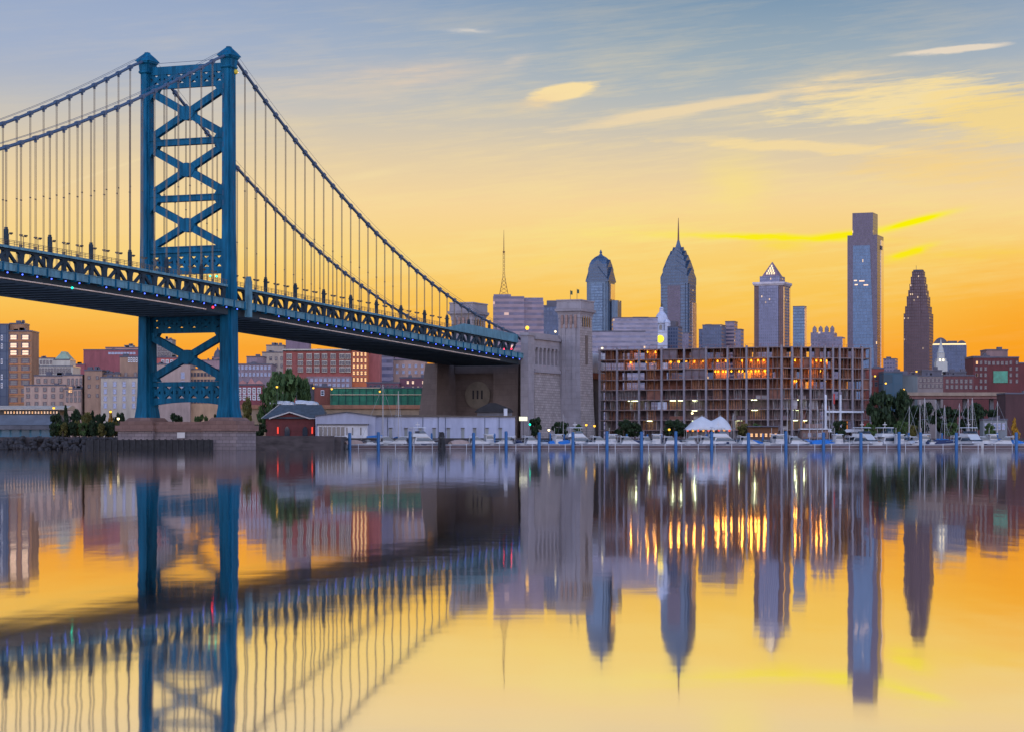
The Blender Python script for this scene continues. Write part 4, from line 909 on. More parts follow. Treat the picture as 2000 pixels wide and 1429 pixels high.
# ------------------------------------------------------------------ right of the tower on the shore: red brick house, white warehouse, dark hut
D = 775
t = thing('red_brick_house', 'red brick waterfront house with grey hipped roof and white trimmed front gable', 'house', (px(565,D), D, GZ)); tx = t.location.x
build(MB().box(u_(519), u_(614), 0, 12, 0, z_(817)).extr([(u_(530),z_(817)+.01),(u_(600),z_(817)+.01),(u_(566),z_(806))], 'y', -.3, 3), 'wall', M['red'], t)
m_ = MB(); e = z_(816.5); rdg = z_(789)
m_.loft([[(u_(511),-1,e),(u_(640),-1,e),(u_(640),13,e),(u_(511),13,e)], [(u_(542),5.5,rdg),(u_(625),5.5,rdg),(u_(625),6.5,rdg),(u_(542),6.5,rdg)]])
build(m_, 'hip_roof', M['slate'], t)
m_ = MB().extr([(u_(526),z_(818)),(u_(566),z_(805.2)),(u_(606),z_(818)),(u_(606),z_(815.5)),(u_(566),z_(802.6)),(u_(526),z_(815.5))], 'y', -1.25, 4)
build(m_, 'gable_roof', M['slate'], t)
build(MB().beam((u_(526),-1.32,z_(816.8)),(u_(566),-1.32,z_(803.9)),.14,.42).beam((u_(566),-1.32,z_(803.9)),(u_(606),-1.32,z_(816.8)),.14,.42).beam((u_(606),-1.3,z_(816.4)),(u_(640),-1.3,z_(816.4)),.14,.3).beam((u_(511),-1.05,z_(816.4)),(u_(542),5.4,z_(788.6)),.14,.22), 'white_trim', M['white'], t)
for u in (561, 596): build(MB().extr([(u_(u-5),.0),(u_(u+5),.0),(u_(u+5),z_(838)),(u_(u+3),z_(834)),(u_(u),z_(832)),(u_(u-3),z_(834)),(u_(u-5),z_(838))], 'y', -.4, -.02) , 'arched_doorway', M['darkglass'], t)
for u in (543, 610):
    build(MB().box(u_(u-1.4), u_(u+1.4), -.6, -.32, z_(846), z_(833)), 'red_lantern', glow('red_lantern_glow_%d' % u, (1.0, .06, .03), .75), t)
wm_ = mat('bluish_white_cladding', lin(152, 158, 184), .8, 0, .09, .5, vs=(1, 1, .2))
D = 772
t = thing('white_warehouse', 'long white waterfront warehouse with small doors in front of the anchorage', 'warehouse', (px(810,D), D, GZ)); tx = t.location.x
gp = [(u_(617),0),(u_(734),0),(u_(734),z_(812)),(u_(678),z_(804.5)),(u_(617),z_(812))]
build(MB().extr(gp, 'y', -2, 14), 'front_hall', wm_, t)
build(MB().beam((u_(616),5,z_(811.4)),(u_(678),5,z_(803.9)),15,.3).beam((u_(678),5,z_(803.9)),(u_(736),5,z_(811.4)),15,.28), 'hall_roof', M['concrete_dk'], t)
gl_ = build(MB().box(u_(622), u_(719), -3.2, -2.01, 0, z_(829)), 'porch', M['offwhite'], t)
for i in range(6): build(MB().box(u_(625+i*8.5), u_(631.5+i*8.5), -3.3, -3.21, z_(850), z_(833)), 'window', M['darkglass'], gl_)
for u in (674+5, 690, 706): build(MB().box(u_(u-1.1), u_(u+1.1), -3.3, -3.21, z_(849), z_(834)), 'window', M['darkglass'], gl_)
build(MB().box(u_(620), u_(721), -3.9, -2.0, z_(829)+.01, z_(827)), 'porch_roof', M['concrete_dk'], t)
build(MB().box(u_(734.2), u_(1006), 0, 22, 0, z_(813)), 'long_hall', wm_, t)
build(MB().extr([(u_(734),z_(813)+.01),(u_(1008),z_(817)+.6),(u_(1008),z_(814.5)+.6),(u_(900),z_(811)),(u_(800),z_(809)),(u_(734),z_(809.5))], 'y', -.5, 22), 'long_roof', plaster('dark_patched_roof', 92, 84, 92), t)
for i, u in enumerate((763, 793, 821, 848, 876, 904, 927, 951, 977)):
    build(MB().box(u_(u-3), u_(u+3), -.18, -.01, 0, z_(836)), 'service_door', plaster('grey_blue_door_%d' % i, 128, 134, 162), t)
    build(MB().box(u_(u-3.6), u_(u+3.6), -.55, -.02, z_(836)+.01, z_(834.4)), 'door_hood', M['concrete_dk'], t)
for i, u in enumerate((757, 826, 856, 870, 947, 975)):
    build(MB().box(u_(u)-.07, u_(u)+.07, -.14, -.005, 0, z_(814)), 'downpipe', M['truss'], t)
D = 806
t = thing('dark_gabled_hut', 'dark gabled roof hut poking up behind the white warehouse', 'hut', (px(961,D), D, GZ)); tx = t.location.x
build(MB().box(u_(932), u_(1000), 0, 8, 0, z_(804)), 'wall', M['concrete_dk'], t)
build(MB().extr([(u_(927),z_(804)+.01),(u_(1003),z_(804)+.01),(u_(998),z_(798)),(u_(968),z_(786)),(u_(956),z_(786)),(u_(934),z_(797))], 'y', -.6, 8.6), 'roof', M['black'], t)
build(MB().box(u_(984), u_(991), -1.2, -.61, z_(812), z_(797)), 'pale_vent', M['offwhite'], t)
# ------------------------------------------------------------------ the unfinished concrete frame
Q0 = Vector((px(1168, 902), 902, 0)); Q1 = Vector((px(1528, 870), 870, 0)); Q2 = Vector((px(1702, 884), 884, 0))
cb = thing('unfinished_building', 'unfinished concrete building frame with open floors, stud walls and many work lamps', 'building', (Q1.x, Q1.y, GZ))
ZT = pz(676.5, 870) - GZ; FH = ZT / 9
rel = lambda p: (p.x - Q1.x, p.y - Q1.y)
poly = [rel(Q0), (0, 0), rel(Q2), (rel(Q2)[0] - 1, rel(Q2)[1] + 26), (rel(Q0)[0] + 3, rel(Q0)[1] + 26)]
slab_m = mat('mauve_grey_slab_concrete', lin(118, 100, 100), .85, 0, .2, .4); col_m = mat('pale_column_concrete', lin(122, 116, 126), .85, 0, .1, .5)
for k in range(1, 10): build(MB().prism(poly, k*FH - .34, k*FH), 'floor_slab', slab_m, cb)
def facet(A, B):
    d = (B - A); n = d.length; return rel(A), atan2(d.y, d.x), n
fa = [facet(Q0, Q1), facet(Q1, Q2)]
def on(f, name, mb, m, parent=None): return build(mb, name, m, parent or cb, loc=(f[0][0], f[0][1], 0), rot=(0, 0, f[1]))
def along(f, u, A, B):
    k = (u - 1000)/F; d = B - A; tt = (k*A.y - A.x) / (d.x - k*d.y); return tt * f[2]
cu0 = (1171, 1205, 1248, 1292, 1336, 1379, 1421, 1458, 1500, 1526.5); cu1 = (1547, 1565, 1583, 1611, 1627, 1640, 1665, 1684, 1700)
cx = [[along(fa[0], u, Q0, Q1) for u in cu0], [along(fa[1], u, Q1, Q2) for u in cu1]]
for fi in (0, 1):
    for j, x in enumerate(cx[fi]):
        on(fa[fi], 'column', MB().box(x-.36, x+.36, -.22, .5, 0, ZT + (.6 if j % 2 else .1)), col_m)
        if 0 < j < len(cx[fi])-1: on(fa[fi], 'inner_column', MB().box(x-.3+1, x+.3+1, 6.5, 7.1, 0, ZT-.35), slab_m)
pole_m = mat('rusty_scaffold_pole', lin(96, 78, 76), .7, .2, .2, .6)
for fi in (0, 1):
    for a, b in zip(cx[fi], cx[fi][1:]):
        if b - a < 4: continue
        for q in (.33, .67):
            x = a + (b-a)*q; on(fa[fi], 'scaffold_pole', MB().box(x-.11, x+.11, .15, .37, 0, ZT-.36), pole_m)
wood = mat('raw_orange_stud_timber', lin(172, 118, 84), .8, 0, .2, .5); ply = mat('brown_sheathing_board', lin(118, 78, 66), .85, 0, .2, .5); gyp = mat('grey_green_wall_board', lin(150, 146, 152), .85, 0, .15, .4); dk = mat('dark_interior_block', lin(104, 92, 100), .9, 0, .2, .4)
rr = random.Random(21)
LAMPS = [(int(x), 140) for x in (337,391,446,555,608,713,773,873,930,1040,1103,1150,1190)] + [(x, 205) for x in (277,330,385,437,545,601,657,711,768,877,930,1043,1103,1155,1200)] + [(x, 266) for x in (857,910,967,1020,1078,1133,1195)] + [(x, 192) for x in (1427,1465,1500,1536,1573,1605,1643)] + [(x, 268) for x in (1425,1470,1535,1600)] + [(x, 332) for x in (1435,1535,1635)]
for fi in (0, 1):
    f = fa[fi]; xs_ = [0.0] + cx[fi] + [f[2]] if fi else cx[fi]
    for a, b in zip(xs_, xs_[1:]):
        if b - a < 1.0: continue
        for k in range(9):
            z0 = k*FH + .003; z1 = (k+1)*FH - .345; q = rr.random(); top = k >= 5
            y0 = rr.choice((1.2, 2.2, 3.4)); m_ = MB(); aa, bb = a + .4, b - .4
            # back wall of the bay, sometimes left open
            if rr.random() < (.58 if top else .90): on(f, 'partition_wall' if k % 2 else 'back_wall', MB().box(a+.05, b-.05, 5.4 + .1*(k % 3), 5.8 + .1*(k % 3), z0, z1), dk if not top else ply)
            if rr.random() < .5:
                x = aa + (bb-aa)*rr.choice((.3, .55, .75)); on(f, 'cross_wall', MB().box(x-.1, x+.1, 1.2, 5.3, z0, z1), ply if top else gyp)
            if q < (.74 if top else .60):
                w0 = aa if rr.random() < .6 else aa + (bb-aa)*.3; w1 = bb if rr.random() < .5 else aa + (bb-aa)*.7
                nst = max(3, int((w1-w0)/.62)); m_.box(w0, w1, y0, y0+.14, z0, z0+.14).box(w0, w1, y0, y0+.14, z1-.14, z1)
                for i in range(nst+1):
                    x = w0 + (w1-w0)*i/nst; m_.box(x-.075, x+.075, y0+.002, y0+.138, z0+.141, z1-.141)
                on(f, 'stud_wall', m_, wood if (top or q < .2) else gyp)
            elif q < .90:
                h_ = z1 if rr.random() < .5 else z0 + 1.3
                on(f, 'infill_panel', MB().box(aa + (bb-aa)*rr.choice((0, 0, .3)), bb - (bb-aa)*rr.choice((0, 0, .3)), y0-.6, y0-.45, z0, h_), rr.choice((ply, ply, dk) if top else (gyp, dk, ply)))
    for k in range(2, 10):
        m_ = MB(); z = k*FH
        m_.box(.2, f[2]-.2, -.06, .0, z+1.06, z+1.12)
        n_ = int(f[2]/3)
        for i in range(n_): m_.box(.3 + i*3, .42 + i*3, -.06, .0, z, z+1.1)
        on(f, 'guard_rail', m_, mat('rusty_guard_rail_%d_%d' % (fi, k), lin(128, 78, 70), .8, 0, .1, 1))
f = fa[1]; x0, x1, x2 = (along(f, u, Q1, Q2) for u in (1612, 1640, 1686))
on(f, 'white_frame', MB().box(x0, x2, -.5, -.24, 2.65*FH, 2.85*FH).box(x0, x2, -.5, -.24, .75*FH, 1.05*FH).box(x0-.5, x0+.3, -.52, -.24, 1.06*FH, 4.4*FH).box(x1-.3, x1+.5, -.52, -.24, 1.06*FH, 4.4*FH), M['offwhite'])
on(f, 'red_banner', MB().box(along(f,1627,Q1,Q2), along(f,1630,Q1,Q2), -.3, -.24, 3.5*FH, 4.5*FH).box(along(f,1688,Q1,Q2), along(f,1697,Q1,Q2), .6, .7, 1.2*FH, 1.6*FH), mat('red_banner_cloth', (.4, .03, .03), .8, 0, .1, 1))
# work lamps hung from the slabs: a bulb in a socket
wl_b = MB().lathe([(.02,-.9),(.22,-.8),(.36,-.5),(.26,-.2),(.12,-.06)], 0, 0, 8).mesh('bulb'); wl_b.materials.append(glow('amber_work_bulb', (1.0, .52, .03), 1.35))
wl_s = MB().lathe([(.13,-.06),(.13,.12),(.04,.14),(.04,.3)], 0, 0, 6).mesh('socket'); wl_s.materials.append(M['iron'])
wl_l = bpy.data.lights.new('bulb_light', 'POINT'); wl_l.energy = 190; wl_l.color = (1.0, .40, .06); wl_l.shadow_soft_size = .42
def hang(u, v, lab, dy=1.6):
    A, B, f = (Q0, Q1, fa[0]) if u < 1528 else (Q1, Q2, fa[1])
    x = along(f, u, A, B); d = (B-A).normalized(); p = A + d*x + Vector((-d.y, d.x, 0))*dy
    k = max(1, round((pz(v, p.y) - GZ + .9) / FH)); z = GZ + k*FH - .345 - .28
    t = thing('work_lamp', lab, 'lamp', (p.x, p.y, z), 0, 'work lamps in the unfinished building')
    link('bulb', wl_b, None, t); link('socket', wl_s, None, t)
    l = bpy.data.objects.new('bulb_light', wl_l); COL.objects.link(l); l.parent = t; l.location = (0, 0, -1.15)
rows = {}
for x, y in LAMPS: rows.setdefault((y, x > 1300), []).append(x)
rn = {(140, 0): 'second floor from the top', (205, 0): 'third floor from the top', (266, 0): 'fourth floor from the top', (192, 1): 'third floor of the right wing', (268, 1): 'fourth floor of the right wing', (332, 1): 'fifth floor of the right wing'}
for (y, rt), xs_ in sorted(rows.items()):
    for i, x in enumerate(sorted(xs_)):
        hang(1150 + x/3.509, 660 + y/3.509 - 4, 'amber work lamp, %s from the left, hung on the %s' % (nth(i), rn[(y, int(rt))]))
wt_l = bpy.data.lights.new('tube_light', 'POINT'); wt_l.energy = 70; wt_l.color = (.9, 1.0, .6); wt_l.shadow_soft_size = .3
wl_w = MB().box(-1.1, 1.1, -.12, .12, -.2, .0).mesh('tube'); wl_w.materials.append(glow('white_green_work_tube', (.92, 1.0, .55), 5))
for i, (u, v) in enumerate(((1228,786),(1238,786),(1326,786),(1354,786),(1352,803),(1469,786),(1559,786),(1470,804),(1560,804),(1264,822),(1352,822),(1440,822),(1558,823),(1576,823),(1310,786))):
    A, B, f = (Q0, Q1, fa[0]) if u < 1528 else (Q1, Q2, fa[1])
    x = along(f, u, A, B); d = (B-A).normalized(); p = A + d*x + Vector((-d.y, d.x, 0))*2.2
    k = max(1, round((pz(v, p.y) - GZ + .9) / FH))
    o = link('tube_lamp', wl_w, None, None, (p.x, p.y, GZ + k*FH - .36)); l = bpy.data.objects.new('tube_light', wt_l); COL.objects.link(l); l.parent = o; l.location = (0, 0, -.6); tag(o, 'greenish white tube lamp on the lower floors of the concrete frame, %s one of fifteen' % nth(i), 'lamp', 'tube lamps in the unfinished building')
# ------------------------------------------------------------------ right-hand city and highway
D = 985
t = mass('teal_clad_block', 'teal clad block right of the unfinished building', 'building', D, [(1726,1763,727,0,14)], fl['teal'])
t = mass('grey_plain_block', 'plain grey blue block between the teal block and the dark roofs', 'building', D+8, [(1762,1792,733,0,14)], plaster('steel_grey_render', 96, 104, 128))
t = mass('russet_block', 'russet brick block close behind the right end of the concrete frame', 'building', D+15, [(1694,1727,720,0,14)], plaster('russet_brick', 122, 58, 60)); ugrid(t, 1712, 1722, 2, (735,748), D, 1.4, 2.2, 'dark', -.02)
t = mass('mansard_terrace', 'dark mansard roofed terrace with a pale upper band below the arched roof office', 'terrace', D+40, [(1792,1842,735,0,12,plaster('pale_mauve_band',128,118,138)), (1803,1842,724,3,9,mt_cap), (1842.2,1902,734,0,12), (1850,1890,727,3,8,mt_cap)], plaster('dusky_red_brick', 96, 58, 70)); ugrid(t, 1798, 1838, 6, (742, 753), D+40, 1.6, 1.9, 'dark', -.02); ugrid(t, 1850, 1896, 6, (744, 755), D+40, 1.4, 1.9, 'dark', -.02)
D = 1080
t = mass('dark_brick_offices', 'dark red brick offices with a central grey penthouse at the right edge', 'office block', D, [(1901,1990,699,0,20), (1930,1972,684,4,14,plaster('grey_mauve_penthouse',122,100,118)), (1990.2,2040,710,0,20), (1901.2,1929,697.5,1,18)], plaster('deep_red_brick', 88, 42, 52))
ugrid(t, 1907, 1925, 3, (708,720,732,744,756), D, 1.2, 1.8, 'dark', -.02, skip=((0,0),(0,3))); ugrid(t, 1907, 1909, 1, (708, 732), D, 1.2, 1.8, 'amber', -.02); ugrid(t, 1974, 1986, 2, (708,720,732,744), D, 1.2, 1.8, 'dark', -.02); ugrid(t, 1932, 1966, 5, (709,), D, 1.4, 1.8, 'dark', -.02)
build(MB().box(px(1940,D)-t.location.x, px(1968,D)-t.location.x, -.25, -.02, pz(747,D)-GZ, pz(724,D)-GZ), 'green_glass_bay', mat('green_glass', (.015, .16, .12), .2, .2, .2, .4), t)
D = 960
t = thing('highway_viaduct', 'grey pink elevated highway slab over dark trees on the right', 'viaduct', (px(1865,D), D, GZ)); tx = t.location.x
build(MB().box(u_(1768), u_(1964), 0, 12, z_(778), z_(772)), 'girder', plaster('plum_girder', 112, 80, 92), t)
build(MB().box(u_(1764), u_(1966), -.6, 12.6, z_(772)+.01, z_(765.5)), 'barrier', plaster('grey_mauve_barrier', 138, 122, 128), t)
for u in (1785, 1836, 1888, 1940): build(MB().box(u_(u)-.8, u_(u)+.8, 3, 5, 0, z_(778)-.01), 'pier', M['concrete_dk'], t)
D = 880
t = mass('dark_plum_hall', 'windowless dark plum brick hall cut by the right edge', 'building', D, [(1964,2060,769,0,16)], plaster('dark_plum_brick', 70, 44, 56))
D = 830
t = mass('pale_blue_kiosk', 'pale blue flat roofed kiosk behind the masts at the right', 'kiosk', D, [(1920,1967,820,0,6)], plaster('pale_blue_render', 112, 118, 146)); ugrid(t, 1926, 1960, 5, (832,), D, 1.2, 2.6, 'pale', -.02)
# ------------------------------------------------------------------ trees
def leafmat(name, c1, c2):
    m = bpy.data.materials.new(name); m.use_nodes = True; nt = m.node_tree; b = nt.nodes['Principled BSDF']; b.inputs['Roughness'].default_value = .7; b.inputs['Specular IOR Level'].default_value = .2
    g = nt.nodes.new('ShaderNodeNewGeometry'); nt.links.new(ramp(nt, S(nt, g.outputs['Random Per Island']), [(0, (*c1, 1)), (1, (*c2, 1))]), b.inputs['Base Color']); return m
LF = [leafmat('deep_green_leaves', (.010,.020,.011), (.028,.050,.020)), leafmat('mid_green_leaves', (.03,.06,.02), (.075,.12,.04)), leafmat('olive_leaves', (.06,.06,.018), (.13,.11,.03)), leafmat('ochre_leaves', (.22,.11,.01), (.42,.23,.03))]
def crown_mesh(seed, kind):
    r = random.Random(seed); m_ = MB(); clumps = []
    if kind == 'round':
        for i in range(24):
            a = r.uniform(0, 2*pi); z = r.uniform(.12, .88); q = sqrt(max(.05, 1 - ((z-.5)/.55)**2)) * r.uniform(.25, .72); clumps.append((q*cos(a), q*sin(a), z, r.uniform(.16, .34)))
    else:
        for i in range(13):
            z = .08 + .86*i/12; a = r.uniform(0, 2*pi); q = (1-z)*.6; clumps.append((q*cos(a)*r.random(), q*sin(a)*r.random(), z, .12 + .42*(1-z)))
    for cx_, cy_, cz_, cr in clumps:
        for i in range(75):
            d = Vector((r.gauss(0,1), r.gauss(0,1), r.gauss(0,1))).normalized() * cr * r.random()**.4
            p = Vector((cx_ + d.x, cy_ + d.y, cz_ + d.z*.5)); s_ = r.uniform(.045, .095)
            a = Vector((r.gauss(0,1), r.gauss(0,1), r.gauss(0,1))).normalized(); b = a.cross(Vector((r.gauss(0,1), r.gauss(0,1), r.gauss(0,1)))).normalized()
            m_.add([p - a*s_ - b*s_*.6, p + a*s_ - b*s_*.6, p + a*s_*.7 + b*s_*.8, p - a*s_*.7 + b*s_*.8], [(0,1,2,3)])
    return m_.mesh('crown')
CR = {}
def crown(kind, v, lf):
    if (kind, v, lf) not in CR:
        me = crown_mesh(v*7+3, kind); me.materials.append(LF[lf]); CR[(kind, v, lf)] = me
    return CR[(kind, v, lf)]
tm = MB().tube([(0,0,-.02),(.02,.01,.25),(-.01,.0,.5),(.01,0,.8)], [.06,.045,.035,.015], 7).tube([(0,0,.3),(.16,.05,.55)], [.03,.012], 5).tube([(0,0,.38),(-.15,.08,.62)], [.028,.012], 5).tube([(0,0,.34),(.02,-.16,.58)], [.028,.012], 5).mesh('trunk'); tm.materials.append(M['trunk'])
def tree(name, u, vt, D, wpx, lab, kind='round', v=1, lf=0, group=None):
    x = px(u, D); H = pz(vt, D) - GZ; w_ = wpx*D/F/2; t = thing(name, lab, 'tree' if name != 'shrub' else 'shrub', (x, D, GZ), v*1.3, group)
    link('trunk', tm, None, t, scale=(H*.8, H*.8, H)); lo = .16 if kind == 'round' else .05
    link('crown', crown(kind, v % 4, lf), None, t, (0, 0, H*lo), None, (w_, w_, H*(1-lo)*.97)); return t
tree('tree', 556, 714, 905, 96, 'big rounded dark green tree beside the street under the bridge deck', v=1, lf=1)
tree('tree', 528, 742, 890, 60, 'smaller green tree leaning against the left of the big rounded tree', v=2, lf=1)
tree('tree', 590, 738, 912, 44, 'green tree on the right flank of the big rounded tree', v=3, lf=1)
tree('tree', 480, 775, 880, 30, 'low olive tree between the tower pier and the ornate brick house', v=3, lf=2)
tree('tree', 508, 826, 755, 40, 'dark bushy tree beside the pier and the red brick house', v=0, lf=0)
tree('tree', 1722, 757, 872, 66, 'tall dense dark tree at the right end of the concrete frame', v=1, lf=0)
tree('tree', 1757, 762, 880, 60, 'second tall dark tree next to the highway end', v=2, lf=0)
for i, (u, vt, w_, lf) in enumerate(((1800, 786, 70, 0), (1850, 790, 70, 0), (1900, 788, 66, 0), (1945, 792, 56, 0))): tree('tree', u, vt, 925+i*3, w_, 'dark tree under the highway slab, %s from the left' % nth(i), v=i, lf=lf, group='dark trees under the highway')
for i, (u, vt, w_, lf) in enumerate(((1046, 814, 34, 0), (1096, 820, 44, 0), (1128, 828, 24, 1), (1218, 818, 42, 0), (1240, 824, 40, 0), (1314, 816, 46, 0), (1330, 824, 40, 0), (1450, 826, 30, 2), (1480, 826, 26, 1), (1640, 818, 34, 0), (1700, 826, 34, 1), (1760, 820, 34, 1), (1782, 828, 28, 2), (1858, 822, 36, 1), (1934, 826, 26, 1))):
    tree('tree', u, vt, 812 + (i % 3)*4, w_, 'round topped waterfront tree behind the marina, %s from the left' % nth(i), v=i, lf=lf, group='trees along the marina promenade')
tree('tree', 1982, 815, 815, 26, 'ochre autumn tree in front of the dark plum hall', 'cone', 2, 3)
for i, (u, vt, w_, kd, lf) in enumerate(((110, 806, 26, 'round', 0), (128, 791, 22, 'cone', 0), (147, 799, 26, 'round', 0), (166, 804, 28, 'round', 2), (181, 801, 22, 'cone', 0), (197, 804, 28, 'round', 0), (216, 800, 20, 'cone', 3), (232, 804, 24, 'round', 0), (345, 806, 26, 'round', 0), (392, 806, 26, 'round', 1), (420, 808, 22, 'cone', 0))):
    tree('tree', u, vt, 738 + (i % 3)*5, w_*1.25, '%s tree on the left shore by the bridge pier, %s from the left' % ('pointed' if kd == 'cone' else 'bushy', nth(i)), kd, i, lf, 'trees on the left shore')
for i in range(22):
    u = 104 + i*6.4; t = tree('shrub', u, 826 - (i*7 % 5)*1.5, 728 + (i % 3)*2, 22, 'low dark shrub on the quay left of the pier, %s from the left' % nth(i), 'round', i, (0, 1, 0, 2)[i % 4], 'shrubs on the left quay')
# ------------------------------------------------------------------ street lamps
def street_lamp(u, v, D, lab, m='lamp', r=.42, base=None):
    zb = GZ if base is None else base
    t = thing('street_lamp', lab, 'street lamp', (px(u, D), D, zb), 0, 'street lamps of the waterfront'); h_ = pz(v, D) - zb
    build(MB().tube([(0,0,0),(0,0,h_*.7),(0,.5,h_+.2),(0,.1,h_+.35)], [.12,.09,.07,.06], 6), 'pole', M['iron'], t)
    build(MB().ball((0, 0, h_), r), 'lamp_globe', M[m], t); build(MB().lathe([(r*1.1, h_+r*.7), (r*.6, h_+r*1.1), (.05, h_+r*1.3)], 0, 0, 8), 'lamp_hood', M['iron'], t)
for a in ((541,755,875,'amber street lamp in front of the big rounded tree'), (612,757,940,'amber street lamp by the dark flat roofed shed'), (648,759,940,'amber street lamp at the left end of the green netting'), (742,764,940,'amber street lamp in the middle of the green netting'),
    (1176,680,896,'pale lamp at the top left corner of the concrete frame'), (1072,839,800,'small white lamp at the foot of the anchorage side wall'), (1145,829,800,'amber lamp left of a pair at the turret foot'), (1161,831,800,'amber lamp right of a pair at the turret foot'), (1133,846,796,'reddish lamp low beside the turret foot'),
    (1709,734,960,'amber street lamp right above the russet block'), (1730,748,950,'amber street lamp before the teal block'), (1765,760,940,'amber street lamp at the left end of the highway'), (1790,725,1040,'amber lamp near the foot of the stepped tower'),
    (216,803,733,'amber lamp among the shore trees'), (231,817,728,'pale lamp close to the left end of the pier'), (105,796,745,'lamp at the right end of the terminal roof'), (1352,806,800,'bright lamp above the tent'), (1307,838,795,'yellow lamp left of the tent')):
    street_lamp(*a[:4], m='lampw' if 'pale' in a[3] or 'white' in a[3] or 'bright' in a[3] else 'lamp')
t = thing('tower_top_lamp', 'large orange lamp glowing on top of the anchorage corner pilaster', 'lamp', bw(216.5, -3.6, 42.7), BA)
build(MB().tube([(0,0,0),(0,0,1.2)], .1, 6), 'pole', M['iron'], t); build(MB().ball((0,0,1.7), .75), 'lamp_globe', M['lamp'], t)
t = thing('parapet_lamp', 'small warm lamp beside the turret on the anchorage parapet', 'lamp', bw(243.5, -4.2, 42.9), BA)
build(MB().tube([(0,0,0),(0,0,1.0)], .08, 6), 'pole', M['iron'], t); build(MB().ball((0,0,1.35), .4), 'lamp_globe', M['lampw'], t)
t = thing('lit_sign', 'small pale lit sign board left of the anchorage side wall', 'sign', (px(1022,800), 800, GZ)); build(MB().box(-1.4,1.4,0,.2,pz(821,800)-GZ,pz(813,800)-GZ), 'board', glow('pale_sign_board', (.9,.85,.55), .7), t); build(MB().box(-.1,.1,.05,.15,0,pz(821,800)-GZ-.01), 'post', M['iron'], t)
t = thing('green_light', 'green signal light on a post left of the anchorage trees', 'lamp', (px(1035,797), 797, GZ)); build(MB().tube([(0,0,0),(0,0,pz(829,797)-GZ)], .09, 6), 'post', M['iron'], t); build(MB().ball((0,0,pz(828,797)-GZ), .35), 'lamp_globe', M['ledg'], t)
# ------------------------------------------------------------------ the marina: docks, piles, boats, tent
DD = 748.0
def dock(u0, u1, D, lab, zt=1.35):
    t = thing('floating_dock', lab, 'dock', (px((u0+u1)/2, D), D, 0)); a, b = px(u0, D) - px((u0+u1)/2, D), px(u1, D) - px((u0+u1)/2, D)
    build(MB().box(a, b, 0, 3.0, -.4, zt), 'deck', M['dock'], t)
    build(MB().box(a, b, -.12, -.005, zt-.12, zt+.05), 'rub_rail', M['concrete'], t); build(MB().box(a, b, -.1, -.005, .22, .36), 'rub_rail', M['concrete'], t)
    n = max(2, int((b-a)/5.2))
    for i in range(n):
        x = a + (b-a)*(i+.5)/n; build(MB().box(x-.09, x+.09, -.18, -.125, -.1, zt+.5), 'fender_post', M['offwhite'], t)
for i, (a, b) in enumerate(((682, 862.5), (863, 1120), (1120.4, 1380), (1380.4, 1640), (1640.4, 1860), (1860.4, 2060))):
    dock(a, b, DD, 'purple brown floating dock section facing the river, %s from the left' % nth(i))
# blue sleeved piles, tall ones on the river side and thinner ones behind
PL = [(683,1),(739,1),(801,1),(814,0),(843,0),(925,1),(966,0),(988.5,1),(1053,1),(1075,0),(1102,0),(1119,1),(1185.5,1),(1224,0),(1253,1),(1264.5,0),(1292,0),(1320,1),(1380,0),(1390,1),(1462,1),(1490,0),(1535,1),(1608.5,1),(1634,0),(1681.5,1),(1756,1),(1775,0),(1798,1),(1840,0),(1868,1),(1905,0),(1948,0),(1985,1)]
pb = None
for i, (u, big) in enumerate(PL):
    D = DD - 1.0 if big else DD + 9 + (i % 3); H = pz(844 if big else 847, D) + (i*37 % 5)*.12; r = .52 if big else .3
    lab = '%s blue sleeved mooring pile, %s from the left' % ('thick' if big else 'thin', nth(i))
    if pb is None:
        pb = thing('mooring_pile', lab, 'pile', (0,0,0), 0, 'blue mooring piles of the marina')
        build(MB().lathe([(1,-.3),(1,.93),(.95,.96)], 0, 0, 12), 'sleeve', M['sleeve'], pb); build(MB().lathe([(1.02,.961),(.9,.985),(.1,1.0)], 0, 0, 12), 'pile_cap', M['sleeve'], pb)
        pb.location = (px(u, D), D, 0); pb.scale = (r, r, H)
    else: dup(pb, (px(u, D), D, 0), 0, lab, scale=(r, r, H))
t = thing('timber_dolphin', 'dark cluster of tarred timber piles standing before the white warehouse', 'dolphin', (px(862.5, DD-3), DD-3, 0))
for k in range(5):
    a = 2*pi*k/5; build(MB().tube([(cos(a)*1.0, sin(a)*1.0, -.5), (cos(a)*.45, sin(a)*.45, 5.3 + .3*(k % 2))], .42, 8), 'timber_pile', M['timber'], t)
build(MB().lathe([(1.0,3.6),(1.0,4.0)], 0, 0, 10), 'binding', M['iron'], t)
